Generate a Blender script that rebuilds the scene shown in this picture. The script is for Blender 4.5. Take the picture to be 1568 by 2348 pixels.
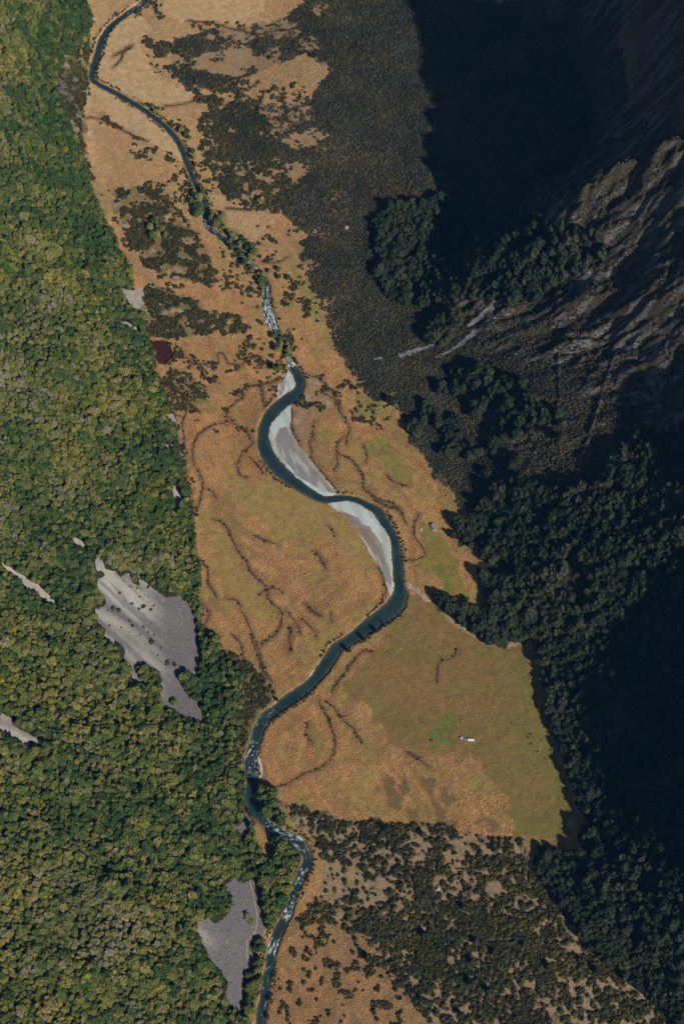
import bpy, math, random
import numpy as np
from mathutils import Vector, Matrix, Euler
from mathutils.geometry import delaunay_2d_cdt
for o in list(bpy.data.objects): bpy.data.objects.remove(o)
R = math.radians
random.seed(7)
rng = np.random.default_rng(11)
scene = bpy.context.scene
COL = scene.collection

# ------------------------------------------------------------------ camera
PITCH, VFOV, DIST = 62.0, 36.0, 2027.0
CAMP = np.array([0.0, -DIST*math.cos(R(PITCH)), DIST*math.sin(R(PITCH))])
cam_d = bpy.data.cameras.new('camera'); cam = bpy.data.objects.new('camera', cam_d); COL.objects.link(cam)
cam.location = CAMP; cam.rotation_euler = (R(90-PITCH), 0, 0)
cam_d.sensor_fit = 'VERTICAL'; cam_d.angle = R(VFOV); cam_d.clip_start = 1; cam_d.clip_end = 20000
scene.camera = cam

# ------------------------------------------------------------------ light
SUN_EL = 35.0
SUN_DIR = np.array([0.66, -0.75]); SUN_DIR = SUN_DIR/np.linalg.norm(SUN_DIR)
sdir = Vector((SUN_DIR[0]*math.cos(R(SUN_EL)), SUN_DIR[1]*math.cos(R(SUN_EL)), math.sin(R(SUN_EL))))
world = bpy.data.worlds.new('World'); scene.world = world; world.use_nodes = True
wn = world.node_tree; bg = wn.nodes['Background']
sky = wn.nodes.new('ShaderNodeTexSky'); sky.sky_type = 'NISHITA'; sky.sun_disc = False
sky.sun_elevation = R(SUN_EL); sky.sun_rotation = math.atan2(SUN_DIR[0], SUN_DIR[1])
sky.altitude = 900
wn.links.new(sky.outputs[0], bg.inputs[0]); bg.inputs[1].default_value = 0.05
sl = bpy.data.lights.new('sun', 'SUN'); sun = bpy.data.objects.new('sun', sl); COL.objects.link(sun)
sl.energy = 5.0; sl.angle = R(0.5); sl.color = (1.0, 0.90, 0.78)
sun.rotation_euler = sdir.to_track_quat('Z', 'Y').to_euler(); sun.location = (900, -1000, 1500)
scene.view_settings.view_transform = 'Standard'; scene.view_settings.look = 'None'
scene.view_settings.exposure = 0.0; scene.view_settings.gamma = 1.0
scene.cycles.max_bounces = 3; scene.cycles.diffuse_bounces = 1; scene.cycles.glossy_bounces = 2
scene.cycles.volume_bounces = 0; scene.cycles.transmission_bounces = 2
scene.cycles.use_denoising = True
scene.cycles.use_adaptive_sampling = False
scene.cycles.caustics_reflective = False; scene.cycles.caustics_refractive = False

# ------------------------------------------------------------------ noise
def _hash(i, j, s):
    h = (i.astype(np.int64)*374761393 + j.astype(np.int64)*668265263 + s*1274126177) & 0xffffffff
    h = ((h ^ (h >> 13))*1103515245) & 0xffffffff
    h = ((h ^ (h >> 16))*2654435761) & 0xffffffff
    return ((h ^ (h >> 15)) & 0xffff)/65535.0
def vnoise(x, y, s=0):
    i = np.floor(x); j = np.floor(y); fx = x-i; fy = y-j
    fx = fx*fx*fx*(fx*(fx*6-15)+10); fy = fy*fy*fy*(fy*(fy*6-15)+10)
    a = _hash(i, j, s); b = _hash(i+1, j, s); c = _hash(i, j+1, s); d = _hash(i+1, j+1, s)
    return (a*(1-fx)+b*fx)*(1-fy)+(c*(1-fx)+d*fx)*fy
def fbm(x, y, s=0, o=4):
    r = 0; a = 0.5; t = 0
    for k in range(o):
        c, sn = math.cos(k*0.7+0.3), math.sin(k*0.7+0.3)
        r = r + a*vnoise((x*c-y*sn)*2**k, (x*sn+y*c)*2**k, s+17*k); t += a; a *= 0.5
    return r/t
def sstep(a, b, x):
    t = np.clip((x-a)/(b-a), 0, 1); return t*t*(3-2*t)
def splus(x, w):   # smooth ramp
    return np.where(x > 8*w, x, w*np.log1p(np.exp(np.clip(x/w, -40, 8.0001))))

# ------------------------------------------------------------------ survey of the place: plan positions
# survey sheets of the valley, each with an origin and a scale
def sheet(ox, oy, k):
    return lambda pts: [(ox+p[0]*k, oy+p[1]*k)+tuple(q*k for q in p[2:]) for p in pts]
s_id = sheet(0, 0, 1)
s1 = sheet(0, 0, .5); s2 = sheet(784, 0, .5); s3 = sheet(0, 589.6, .5); s4 = sheet(784, 589.6, .5)
s5 = sheet(0, 1172.8, .5); s6 = sheet(784, 1172.8, .5); s7 = sheet(0, 1758, .5); s8 = sheet(784, 1758, .5)
sA = sheet(564.5, 802.8, .24); sB = sheet(689.9, 1116.4, .24); sC = sheet(501.8, 1430, .24); sD = sheet(501.8, 1743.6, .24)
sE = sheet(439, 439, .2); sF = sheet(940.8, 1160.3, .08); sG = sheet(175.6, 1191.7, .2137); sH = sheet(940.8, 1618.2, .12)
sK = sheet(909.4, 1317.1, .12)
TH = math.tan(R(VFOV/2)); CP, SP = math.cos(R(PITCH)), math.sin(R(PITCH))
def rays(P):
    P = np.asarray(P, float)
    a = (P[:, 0]/1568-.5)*2*TH*(1568/2348); b = (.5-P[:, 1]/2348)*2*TH
    return np.stack([a, CP+b*SP, -SP+b*CP], 1)
def to_plane(P, z=0.0):
    d = rays(P); t = (z-CAMP[2])/d[:, 2]
    return np.stack([d[:, 0]*t+CAMP[0], d[:, 1]*t+CAMP[1]], 1)
def smooth_line(pts, step=3.0, closed=False):
    P = np.asarray(pts, float); n = len(P); out = []
    for i in range(n if closed else n-1):
        if closed: p0, p1, p2, p3 = P[(i-1) % n], P[i], P[(i+1) % n], P[(i+2) % n]
        else: p0, p1, p2, p3 = P[max(i-1, 0)], P[i], P[i+1], P[min(i+2, n-1)]
        m = max(1, int(np.linalg.norm((p2-p1)[:2])/step))
        for k in range(m):
            t = k/m; t2 = t*t; t3 = t2*t
            out.append(0.5*((2*p1)+(-p0+p2)*t+(2*p0-5*p1+4*p2-p3)*t2+(-p0+3*p1-3*p2+p3)*t3))
    if not closed: out.append(P[-1])
    return np.array(out)
def foot(pts):
    W = to_plane(pts); o = np.argsort(W[:, 1]); return W[o, 1], W[o, 0]
LF = foot([(150,-400),(185,-60),(215,60),(205,120),(203,190),(200,260),(210,400),(235,470),(290,590),(320,700),(345,800),(375,880),(415,980),(440,1100),(447,1200),(455,1340),(462,1480),(480,1650),(540,1740),(565,1830),(572,1930),(590,2010),(600,2120),(585,2210),(570,2348),(560,2600),(560,3200)])
F1 = foot([(760,-400),(640,0),(560,150),(510,260),(540,350),(600,430),(680,560),(700,640),(750,740),(800,880),(880,960),(960,1060),(1010,1180),(1070,1290),(1100,1400),(1215,1450),(1230,1530),(1260,1650),(1290,1760),(1320,1860),(1300,1940),(1290,2080),(1360,2160),(1460,2260),(1568,2348),(1700,2600),(1800,3200)])
F2 = foot([(1060,-400),(1110,0),(1190,150),(1290,260),(1340,345),(1290,450),(1100,570),(960,660),(960,760),(1040,860),(1080,1000),(1090,1180),(1120,1300),(1150,1400),(1235,1450),(1250,1530),(1280,1650),(1310,1760),(1340,1860),(1320,1940),(1310,2080),(1380,2160),(1480,2260),(1588,2348),(1720,2600),(1820,3200)])
F3 = foot([(1280,-400),(1330,0),(1350,200),(1370,380),(1360,500),(1330,600),(1420,720),(1490,850),(1500,950),(1510,1150),(1510,1350),(1510,1600),(1510,1850),(1530,2050),(1570,2250),(1640,2400),(1800,3200)])
def ramp(x, y, F, w):
    xf = 0.0
    for dy in (-30, -15, 0, 15, 30): xf = xf+np.interp(y+dy, F[0], F[1])/5
    return x-xf
UPV = to_plane([(1000, 600)])[0, 1]
def h0(x, y):
    l = -ramp(x, y, LF, 0); r1 = ramp(x, y, F1, 0); r2 = ramp(x, y, F2, 0); r3 = ramp(x, y, F3, 0)
    k2 = sstep(UPV-330, UPV+200, y)
    h = 0.60*splus(l, 5) + 0.17*splus(r1, 6) + (0.46+0.30*k2)*splus(r2, 10) + (0.62+.2*k2)*splus(r3, 14)
    return 1250*np.tanh(h/1250)
def unproject(P, hf=h0):
    d = rays(P); z = np.zeros(len(d))
    for _ in range(60):
        t = (z-CAMP[2])/d[:, 2]
        x = d[:, 0]*t; y = d[:, 1]*t+CAMP[1]
        z = z+0.5*(hf(x, y)-z)
    return np.stack([x, y], 1)

river = (s1([(660,-30,24),(657,8,24),(571,68,24),(503,124,26),(465,186,28),(444,258,28),(424,318,26),(423,356,22),(452,382,20),(510,412,20),(605,465,22),(700,528,22),(760,578,22),(805,628,24),(835,685,22),(857,745,20),(882,805,20),(908,865,18)])
 + sE([(130,60,48),(160,180,55),(160,330,55),(230,430,60),(350,520,60),(470,600,52),(560,690,50),(620,780,52),(720,870,60),(780,940,60),(845,1030,64),(862,1120,64),(858,1200,84),(855,1300,96),(885,1400,110),(930,1530,90),(975,1620,80),(1030,1720,70),(1085,1830,66)])
 + sA([(425,130,60),(470,200,86),(512,275,92),(508,350,92),(450,435,120),(330,510,118),(242,600,115),(190,690,103),(163,790,102),(168,880,118),(198,970,128),(252,1058,130),(330,1148,130),(428,1230,116),(542,1312,98),(645,1375,78),(742,1420,64),(840,1415,66),(960,1408,58),(1065,1430,54),(1140,1470,60)])
 + sB([(735,230,88),(775,300,92),(825,372,86),(868,450,78),(900,540,82),(915,640,86),(920,730,90),(928,820,92),(932,920,94),(945,1000,130),(925,1085,160),(865,1165,165),(785,1225,160),(695,1290,145),(610,1350,130),(520,1420,115),(430,1480,112),(340,1540,112)])
 + sC([(1060,330,118),(985,440,118),(905,540,108),(820,620,110),(720,690,105),(620,760,100),(530,830,92),(450,890,110),(400,970,100),(370,1050,100),(350,1130,100),(330,1210,108),(305,1290,115),(295,1370,112),(310,1450,105)])
 + sD([(320,230,110),(292,330,85),(310,420,75),(350,490,72),(430,570,85),(530,660,105),(630,720,105),(730,760,115),(800,830,95),(845,900,85),(840,980,85),(810,1050,82),(775,1120,82),(740,1200,82),(705,1290,80),(685,1370,82),(665,1440,90)])
 + s7([(1262,790,42),(1246,850,42),(1238,910,36),(1225,960,34),(1215,1020,34),(1205,1090,34),(1196,1150,34),(1190,1200,34),(1180,1400,34)]))
def line_world(L):
    L = np.asarray(L, float); W = to_plane(L[:, :2])
    d = rays(L[:, :2]); dist = CAMP[2]/(-d[:, 2]); m = 2*TH/2348*dist   # metres per survey unit
    return np.concatenate([W, (L[:, 2]*m)[:, None]], 1)
RW = smooth_line(line_world(river), 4.0)
RW = RW[np.concatenate([[True], np.linalg.norm(np.diff(RW[:, :2], axis=0), axis=1) > .5])]

def dist_line(x, y, W, pad=60):
    """distance to a polyline and the value of its third column there, only near it"""
    best = np.full(x.shape, 1e9); val = np.zeros(x.shape); par = np.zeros(x.shape)
    m = (x > W[:, 0].min()-pad) & (x < W[:, 0].max()+pad) & (y > W[:, 1].min()-pad) & (y < W[:, 1].max()+pad)
    idx = np.nonzero(m)[0]
    for i in range(len(W)-1):
        a, b = W[i], W[i+1]
        X = x[idx]; Y = y[idx]
        near = (np.abs(X-(a[0]+b[0])/2) < pad) & (np.abs(Y-(a[1]+b[1])/2) < pad)
        q = idx[near]
        if not len(q): continue
        X = x[q]; Y = y[q]; dx, dy = b[0]-a[0], b[1]-a[1]; L2 = dx*dx+dy*dy+1e-9
        t = np.clip(((X-a[0])*dx+(Y-a[1])*dy)/L2, 0, 1)
        dd = np.hypot(X-a[0]-t*dx, Y-a[1]-t*dy)
        c = dd < best[q]; qq = q[c]
        best[qq] = dd[c]
        if W.shape[1] > 2: val[qq] = a[2]+(b[2]-a[2])*t[c]
        par[qq] = i+t[c]
    return best, val, par
def inside(x, y, poly):
    poly = np.asarray(poly); r = np.zeros(x.shape, bool)
    m = (x > poly[:, 0].min()) & (x < poly[:, 0].max()) & (y > poly[:, 1].min()) & (y < poly[:, 1].max())
    X = x[m]; Y = y[m]; q = np.zeros(X.shape, bool); n = len(poly)
    for i in range(n):
        x0, y0 = poly[i]; x1, y1 = poly[(i+1) % n]
        if y0 == y1: continue
        c = ((y0 > Y) != (y1 > Y)) & (X < (x1-x0)*(Y-y0)/(y1-y0)+x0)
        q ^= c
    r[m] = q; return r

# ------------------------------------------------------------------ zones (outlines on the ground)
def zone(pts): return unproject(pts)
Z = {}
Z['left_forest'] = zone([(-400,-300),(190,-300),(192,0),(214,50),(192,110),(150,130),(135,180),(150,260),(180,330),(205,420),(228,480),(262,545),(296,600),(305,650),(318,700),(338,765),(350,800),(362,860),(388,920),(404,980),(412,1060),(424,1130),(436,1180),(446,1240),(456,1330),(462,1420),(466,1462),(510,1490),(545,1530),(560,1590),(548,1640),(540,1700),(548,1740),(562,1790),(585,1850),(572,1900),(600,1950),(590,2000),(600,2100),(590,2180),(572,2240),(560,2348),(560,2700),(-400,2700)])
Z['river_wood'] = zone(sD([(480,420),(640,560),(560,640),(470,620),(400,560)])+sD([(620,800),(700,840),(770,850),(800,920),(790,1020),(720,1150),(660,1290),(600,1430),(560,1568)])+s7([(1215,760),(1205,900),(1190,1000),(1170,1100),(1140,1180),(1110,1180),(1130,1060),(1140,960),(1180,930),(1220,760),(1215,640),(1190,520)])+sD([(370,1150),(400,1000),(500,900)]))
Z['left_scrub'] = zone([(192,0),(214,50),(205,110),(206,200),(196,250),(192,330),(215,420),(180,400),(150,330),(110,250),(100,180),(140,80)])
Z['island_wood'] = zone(sC([(-200,150),(-40,110),(60,290),(110,440),(130,620),(190,740),(200,900),(120,1000),(140,1180),(60,1350),(-60,1350),(-200,900)]))
Z['near_bank_wood'] = zone(sD([(370,300),(440,230),(540,280),(580,400),(560,500),(480,560),(400,500),(350,400)]))
Z['mid_scrub'] = zone(sE([(-900,-20),(-560,-60),(-320,40),(-60,330),(60,480),(150,640),(230,850),(240,1010),(180,1080),(60,1030),(-150,1010),(-380,1000),(-560,780),(-700,550),(-880,200)]))
Z['mid_scrub2'] = zone(s3([(650,150),(760,150),(820,175),(900,195),(920,240),(1000,250),(1100,270),(1150,310),(1130,350),(1000,350),(860,370),(780,375),(700,360),(640,340),(630,260)]))
Z['mid_scrub3'] = zone(s3([(730,560),(800,500),(850,540),(960,590),(960,640),(880,680),(800,720),(860,900),(900,1180),(850,1180),(800,1000),(800,800),(760,680)]))
Z['fan'] = zone([(640,-80),(700,0),(640,50),(540,60),(400,90),(390,160),(440,210),(560,180),(700,120),(760,160),(700,240),(560,235),(500,260),(460,330),(470,380),(520,440),(560,470),(640,480),(700,540),(690,600),(710,660),(740,720),(770,790),(820,870),(860,920),(900,900),(940,1000),(1010,1100),(1060,1160),(1300,1200),(1568,1150),(1568,600),(1500,300),(1400,-80)])
Z['bush_grove'] = zone([(330,80),(440,120),(480,180),(560,200),(560,280),(480,250),(440,200),(380,170),(350,130)])
Z['fanwood'] = zone([(855,510),(890,480),(970,470),(1040,450),(1100,480),(1180,510),(1250,550),(1340,580),(1400,620),(1300,660),(1210,700),(1150,720),(1090,700),(1000,695),(940,705),(890,690),(870,640),(865,580)])
Z['fanwood2'] = zone([(985,735),(1040,712),(1065,745),(1010,800),(975,775)])
Z['slope_groves'] = zone([(880,900),(1000,860),(1100,850),(1200,900),(1300,1000),(1250,1100),(1100,1100),(1000,1050),(930,980)])
Z['right_forest'] = zone([(1040,1200),(1080,1190),(1120,1120),(1190,1100),(1260,1130),(1350,1110),(1460,1000),(1568,1000),(1900,1000),(1900,2800),(1800,2700),(1520,2320),(1440,2250),(1345,2165),(1305,2090),(1250,2030),(1225,1970),(1240,1940),(1300,1960),(1335,1958),(1320,1910),(1345,1885),(1322,1830),(1290,1750),(1257,1650),(1243,1560),(1226,1480),(1215,1460),(1140,1482),(1100,1462),(1060,1430),(1010,1400),(990,1365),(1060,1385),(1125,1410),(1100,1330),(1095,1250),(1060,1250)])
Z['low_scrub'] = zone([(770,1880),(850,1885),(1000,1895),(1190,1925),(1210,1990),(1250,2020),(1300,2080),(1345,2165),(1440,2250),(1540,2348),(1700,2600),(960,2600),(975,2348),(930,2270),(840,2190),(770,2120),(730,2110),(700,2140),(690,2100),(740,2040),(740,1960),(700,1900),(640,1860),(625,1830),(700,1850)])
# open grass colours
Z['plain'] = zone([(960,1370),(1060,1420),(1210,1490),(1215,1560),(1250,1650),(1280,1760),(1315,1850),(1290,1930),(1180,1910),(1160,1820),(1080,1740),(960,1730),(900,1700),(820,1600),(790,1560),(850,1500),(900,1430),(940,1370)])
Z['shortA'] = zone(sA([(180,1180),(260,1240),(440,1280),(640,1400),(780,1480),(860,1568)])+sB([(400,260),(520,420),(620,560),(720,720),(780,860),(740,860),(640,780),(520,650),(400,560),(250,500),(60,480),(0,470),(-100,480),(-300,420)])+s3([(1080,1100),(1050,1020),(1130,1000),(1160,1080)]))
Z['shortB'] = zone(s5([(970,80),(1040,120),(1110,250),(1180,330),(1240,420),(1250,500),(1190,500),(1140,470),(1080,360),(1000,340),(970,250)]))
Z['shortC'] = zone(s1([(465,210),(500,150),(560,100),(640,70),(700,130),(640,210),(690,280),(700,330),(760,380),(900,410),(920,440),(830,470),(690,470),(600,440),(520,400),(450,350),(445,300)]))
Z['shortD'] = zone(s1([(420,400),(520,430),(610,480),(700,545),(760,590),(800,640),(835,700),(835,740),(760,690),(680,650),(600,610),(520,560),(470,500)]))
Z['shortE'] = zone(s1([(740,10),(900,-100),(1250,-100),(1200,60),(1100,100),(950,100),(800,95),(750,60)]))
Z['shortF'] = zone(s1([(1120,100),(1300,60),(1400,150),(1300,180),(1100,190),(1000,170),(1040,120)])) 
Z['shortG'] = zone(s1([(1130,490),(1260,440),(1360,500),(1440,555),(1330,570),(1290,640),(1200,640),(1180,560)]))
Z['shortH'] = zone(sE([(170,0),(300,20),(400,100),(560,150),(700,190),(860,260),(960,330),(860,400),(740,600),(640,560),(500,440),(420,330),(300,200),(200,150)]))
Z['ring'] = zone(sC([(830,960),(900,950),(980,1020),(1040,1130),(1030,1230),(960,1260),(900,1180),(850,1080)]))
Z['greenA'] = zone(sE([(1120,820),(1250,940),(1400,1120),(1500,1330),(1480,1480),(1400,1520),(1380,1420),(1260,1240),(1200,1050)]))
Z['greenB'] = zone(sA([(1010,440),(1180,440),(1290,520),(1240,580),(1380,600),(1200,660),(1060,600),(1000,500)])+[]) 
Z['greenC'] = zone(sA([(1180,800),(1330,830),(1400,960),(1500,1100),(1568,1150),(1560,1270),(1450,1240),(1330,1100),(1150,960)]))
Z['hutmeadow'] = zone(sB([(1180,300),(1250,400),(1380,520),(1440,640),(1500,740),(1500,840),(1560,950),(1640,1060),(1620,1090),(1420,1060),(1300,860),(1080,760),(1000,740),(1200,700),(1190,560),(1130,440),(1140,330)]))
Z['greenD'] = zone(sB([(1290,720),(1360,760),(1400,900),(1440,1040),(1400,1040),(1340,920),(1290,820)]))
Z['greenE'] = zone([(1180,1700),(1270,1740),(1315,1850),(1300,1940),(1200,1930),(1170,1850)])
Z['yard'] = zone(sH([(280,590),(410,390),(560,240),(760,60),(850,60),(900,150),(840,380),(700,480),(640,600),(860,620),(880,680),(740,760),(600,760),(440,860),(370,720)]))
Z['braid'] = zone(sA([(560,260),(680,280),(760,350),(830,450),(820,540),(660,680),(640,780),(560,870),(530,930),(480,850),(440,740),(430,560),(500,450),(560,360)]))
Z['bracken'] = zone([(880,1780),(1000,1790),(1080,1850),(1160,1900),(1000,1885),(850,1880),(840,1840)])
Z['rvscrub'] = zone([(460,265),(510,240),(560,235),(640,300),(660,400),(690,500),(640,490),(560,478),(520,450),(480,400),(462,330)])
Z['islandscrub'] = zone([(520,1490),(560,1510),(600,1545),(632,1590),(612,1620),(596,1650),(580,1700),(565,1760),(540,1750),(540,1650),(550,1580)])
Z['lowflat'] = zone([(690,2100),(760,2090),(850,2140),(940,2270),(985,2348),(985,2700),(560,2700),(600,2348),(610,2300),(650,2200)])
Z['clearing'] = zone(sD([(980,960),(1080,960),(1180,1000),(1330,1000),(1400,1100),(1568,1180),(1600,1340),(1420,1380),(1300,1300),(1180,1330),(1100,1360),(960,1400),(900,1330),(980,1200),(1010,1080)])+[])
Z['bankbare'] = zone(s6([(440,440),(500,490),(560,520),(640,600),(730,610),(830,590),(830,530),(850,560),(850,600),(730,625),(660,615),(580,560),(480,500)]))
Z['rockleft'] = zone(s1([(0,140),(20,160),(25,220),(0,330)]))
Z['rocktop'] = zone(s1([(250,380),(300,340),(390,340),(400,420),(340,500),(320,560),(280,480)]))

bars = {
 'a': sA([(400,190),(430,215),(462,260),(470,310),(462,360),(400,385),(350,430),(305,458),(293,400),(310,330),(355,290),(355,240),(385,225)]),
 'b': sA([(435,515),(360,545),(300,590),(255,650),(222,710),(212,790),(225,860),(245,920),(275,1000),(330,1080),(400,1150),(470,1215),(550,1280),(640,1345),(720,1390),(790,1388),(865,1372),(820,1300),(760,1230),(700,1150),(640,1080),(590,1000),(530,930),(480,850),(445,740),(430,640),(425,560)]),
 'c': sB([(245,148),(330,140),(430,130),(520,135),(600,165),(660,210),(705,280),(760,350),(805,410),(845,480),(865,550),(875,630),(868,690),(880,780),(890,880),(893,960),(885,1020),(865,1045),(840,1000),(820,930),(800,850),(760,770),(700,690),(660,630),(620,550),(570,470),(520,390),(440,310),(370,240),(300,190)]),
 'd': sC([(1030,340),(1000,400),(950,455),(900,510),(850,560),(825,560),(840,530),(890,460),(950,400),(1000,350)]),
 'e': sC([(372,1240),(398,1300),(420,1380),(412,1470),(385,1485),(395,1390),(378,1320)]),
}
BARW = {k: to_plane(v) for k, v in bars.items()}

# ------------------------------------------------------------------ terrain grid
def axis(lo, hi, step, far):
    a = list(np.arange(lo, hi+.1, step)); s = step; v = lo; w = hi; L = []; H = []
    while v > -far or w < far:
        s *= 1.28
        v -= s; w += s
        if v > -far-900: L.append(v)
        if w < far+900: H.append(w)
    return np.array(L[::-1]+a+H)
STEP = 2.0
GX = axis(-520, 640, STEP, 2000); GY = axis(-700, 960, STEP, 2000)
nx, ny = len(GX), len(GY)
MX, MY = np.meshgrid(GX, GY); X = MX.ravel(); Y = MY.ravel()
lft = -ramp(X, Y, LF, 0); rg1 = ramp(X, Y, F1, 0); rg2 = ramp(X, Y, F2, 0); rg3 = ramp(X, Y, F3, 0)
H = h0(X, Y)
floor_m = (lft < 0) & (rg1 < 0)
# relief of the slopes
wl = sstep(5, 120, lft); wr = sstep(20, 200, rg1); ws = sstep(0, 120, rg2)*(0.35+0.65*sstep(0, 120, rg3))
H = H + wl*26*(fbm(X/150, Y/150, 3, 4)-.5) + wl*30*(fbm(X/190, (Y+.35*X)/55, 5, 3)-.5)
H = H + wr*22*(fbm(X/170, Y/170, 7, 4)-.5)
wx = X+40*(fbm(X/120, Y/120, 9, 3)-.5); wy = Y+60*(fbm(X/150, Y/150, 10, 3)-.5)+0.12*X
ups = sstep(0, 250, Y)   # the cliffs of the upper valley are bolder
rid = 1-np.abs(2*fbm(wx/260, wy/75, 12, 4)-1)*2.2
rid2 = 1-np.abs(2*fbm(wx/110, wy/26, 14, 3)-1)*2
H = H + ws*(13+10*ups)*rid + ws*(3+9*ups)*rid2
H = H + sstep(0, 60, rg3)*(6*(fbm(X/22, Y/16, 31, 3)-.5))
# the great spurs of the mountain; each throws its shade up the valley
SPURS = (([(1190,600),(1260,545),(1340,510),(1430,480),(1520,445),(1640,400),(1800,340)], (0,30,75,125,165,230,290), 95, 60),
 ([(1380,800),(1450,745),(1520,705),(1640,650),(1800,600)], (0,45,85,140,190), 80, 50),
 ([(1120,330),(1180,300),(1240,270),(1310,230),(1400,190)], (0,25,45,50,30), 60, 36),
 ([(1120,90),(1180,60),(1250,10),(1330,-60),(1450,-150)], (0,25,40,60,80), 60, 40),
 ([(1330,130),(1400,80),(1500,10),(1640,-60)], (0,50,90,120), 60, 45))
for P, hs, wS, wN in SPURS:
    hs = tuple(.27*h for h in hs)
    W = np.array([unproject([p], lambda x, y, h=h: h0(x, y)+h)[0] for p, h in zip(P, hs)])
    W = smooth_line(np.column_stack([W, hs]), 12); n_ = len(W)
    T = np.gradient(W[:, :2], axis=0); best = np.full(X.shape, 1e9); hh_ = np.zeros(X.shape); sg_ = np.zeros(X.shape)
    near_ = np.nonzero((X > W[:, 0].min()-700) & (Y > W[:, 1].min()-700) & (Y < W[:, 1].max()+700))[0]
    for i in range(n_-1):
        a, b = W[i], W[i+1]; dx, dy = b[0]-a[0], b[1]-a[1]; L2 = dx*dx+dy*dy+1e-9
        t = np.clip(((X[near_]-a[0])*dx+(Y[near_]-a[1])*dy)/L2, 0, 1); dd = np.hypot(X[near_]-a[0]-t*dx, Y[near_]-a[1]-t*dy)
        c = dd < best[near_]; q = near_[c]; best[q] = dd[c]; hh_[q] = (a[2]+(b[2]-a[2])*t)[c]; sg_[q] = (dx*(Y[near_]-a[1])-dy*(X[near_]-a[0]))[c]
    wdt = np.where(sg_ > 0, wN, wS)*(.45+.55*np.clip(hh_/55, 0, 1.6))
    q_ = best/wdt+.35*(fbm(X/45, Y/45, 35, 4)-.5)*sstep(.1, .6, best/wdt)*2; H = H+hh_*np.exp(-np.maximum(q_, 0)**1.25)
# rock buttresses that stand out of the cliffs and catch the sun
for u, v, ln, wd, ht in ((1050,45,60,13,30),(1085,205,60,12,34),(1075,235,50,10,26),(1190,110,75,16,40),(1215,150,60,13,34),(1250,120,60,14,30),(1180,165,50,10,26),(1240,400,65,12,30),(1290,370,70,13,34),(1215,440,50,12,24),(1330,490,70,16,36),(1270,480,50,12,28),(1400,470,70,14,36),(1470,450,60,12,32),(1290,300,50,10,24),(1165,290,50,9,22),(1400,30,60,14,24),(1290,60,60,14,24),(1540,420,60,12,30),(1350,700,80,13,16),(1430,740,80,11,16),(1480,690,70,10,16)):
    ln *= .72; wd *= .95; ht *= .85
    q = unproject([(u, v)])[0]; dx = X-q[0]; dy = Y-q[1]-.05*dx+9*(fbm(X/30, Y/30, 33, 3)-.5)*2
    ax = dx/ln; H = H+ht*np.exp(-ax**2*1.2)*np.exp(-np.abs(dy/wd)**2.2)*(0.55+.8*fbm(X/22, Y/9, 34, 4))
gy0, gx0 = np.gradient(H.reshape(ny, nx), GY, GX); st0 = sstep(.55, 1.1, np.hypot(gx0, gy0).ravel())*sstep(0, 50, rg2)
wq = Y-.15*X; H = H+st0*(11*np.abs(fbm(X/40, wq/13, 36, 3)-.5)*2+7*np.abs(fbm(X/15, wq/7, 37, 3)-.5)*2+3.0*(fbm(X/5, wq/4, 38, 2)-.5))
# floor micro relief
H = H + 0.9*(fbm(X/60, Y/60, 20, 3)-.5)+0.5*(fbm(X/9, Y/9, 21, 2)-.5)
# river bed and its banks
dR, wR, pR = dist_line(X, Y, RW, 60)
dR = dR+1.5*(fbm(X/8, Y/8, 22, 3)-.5)*2*np.clip(dR/4, 0, 1)
hw = np.maximum(wR/2, 2.2)
WATER = -2.0
bank = sstep(0.0, 1.0, (dR-hw+1.0)/3.6)      # 0 in the bed, 1 on the bank
tgt = WATER-1.6+ (dR-hw+1.0).clip(-3, 3)*0.25
near = dR < 59
H = np.where(near, tgt*(1-bank)+H*bank, H)
for k, W in BARW.items():
    Ws = smooth_line(W, 3, True)
    ins = inside(X, Y, Ws)
    e, _, _ = dist_line(X, Y, np.vstack([Ws, Ws[:1]]), 14)
    e = np.where(ins, -e, e)
    m = sstep(5, -1, e)
    inb = sstep(0, 3.0, dR-hw+0.5)
    lvl = WATER+0.35+0.05*np.clip(dR-hw, 0, 30)
    H = np.where((m > 0) & (dR > hw-1.0), H*(1-m)+lvl*m, H)
HG = H.reshape(ny, nx)
def hgt(x, y):
    x = np.asarray(x, float); y = np.asarray(y, float)
    i = np.clip(np.searchsorted(GX, x)-1, 0, nx-2); j = np.clip(np.searchsorted(GY, y)-1, 0, ny-2)
    fx = np.clip((x-GX[i])/(GX[i+1]-GX[i]), 0, 1); fy = np.clip((y-GY[j])/(GY[j+1]-GY[j]), 0, 1)
    return (HG[j, i]*(1-fx)+HG[j, i+1]*fx)*(1-fy)+(HG[j+1, i]*(1-fx)+HG[j+1, i+1]*fx)*fy
gyy, gxx = np.gradient(HG, GY, GX)
SLOPE = np.hypot(gxx, gyy).ravel()

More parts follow.
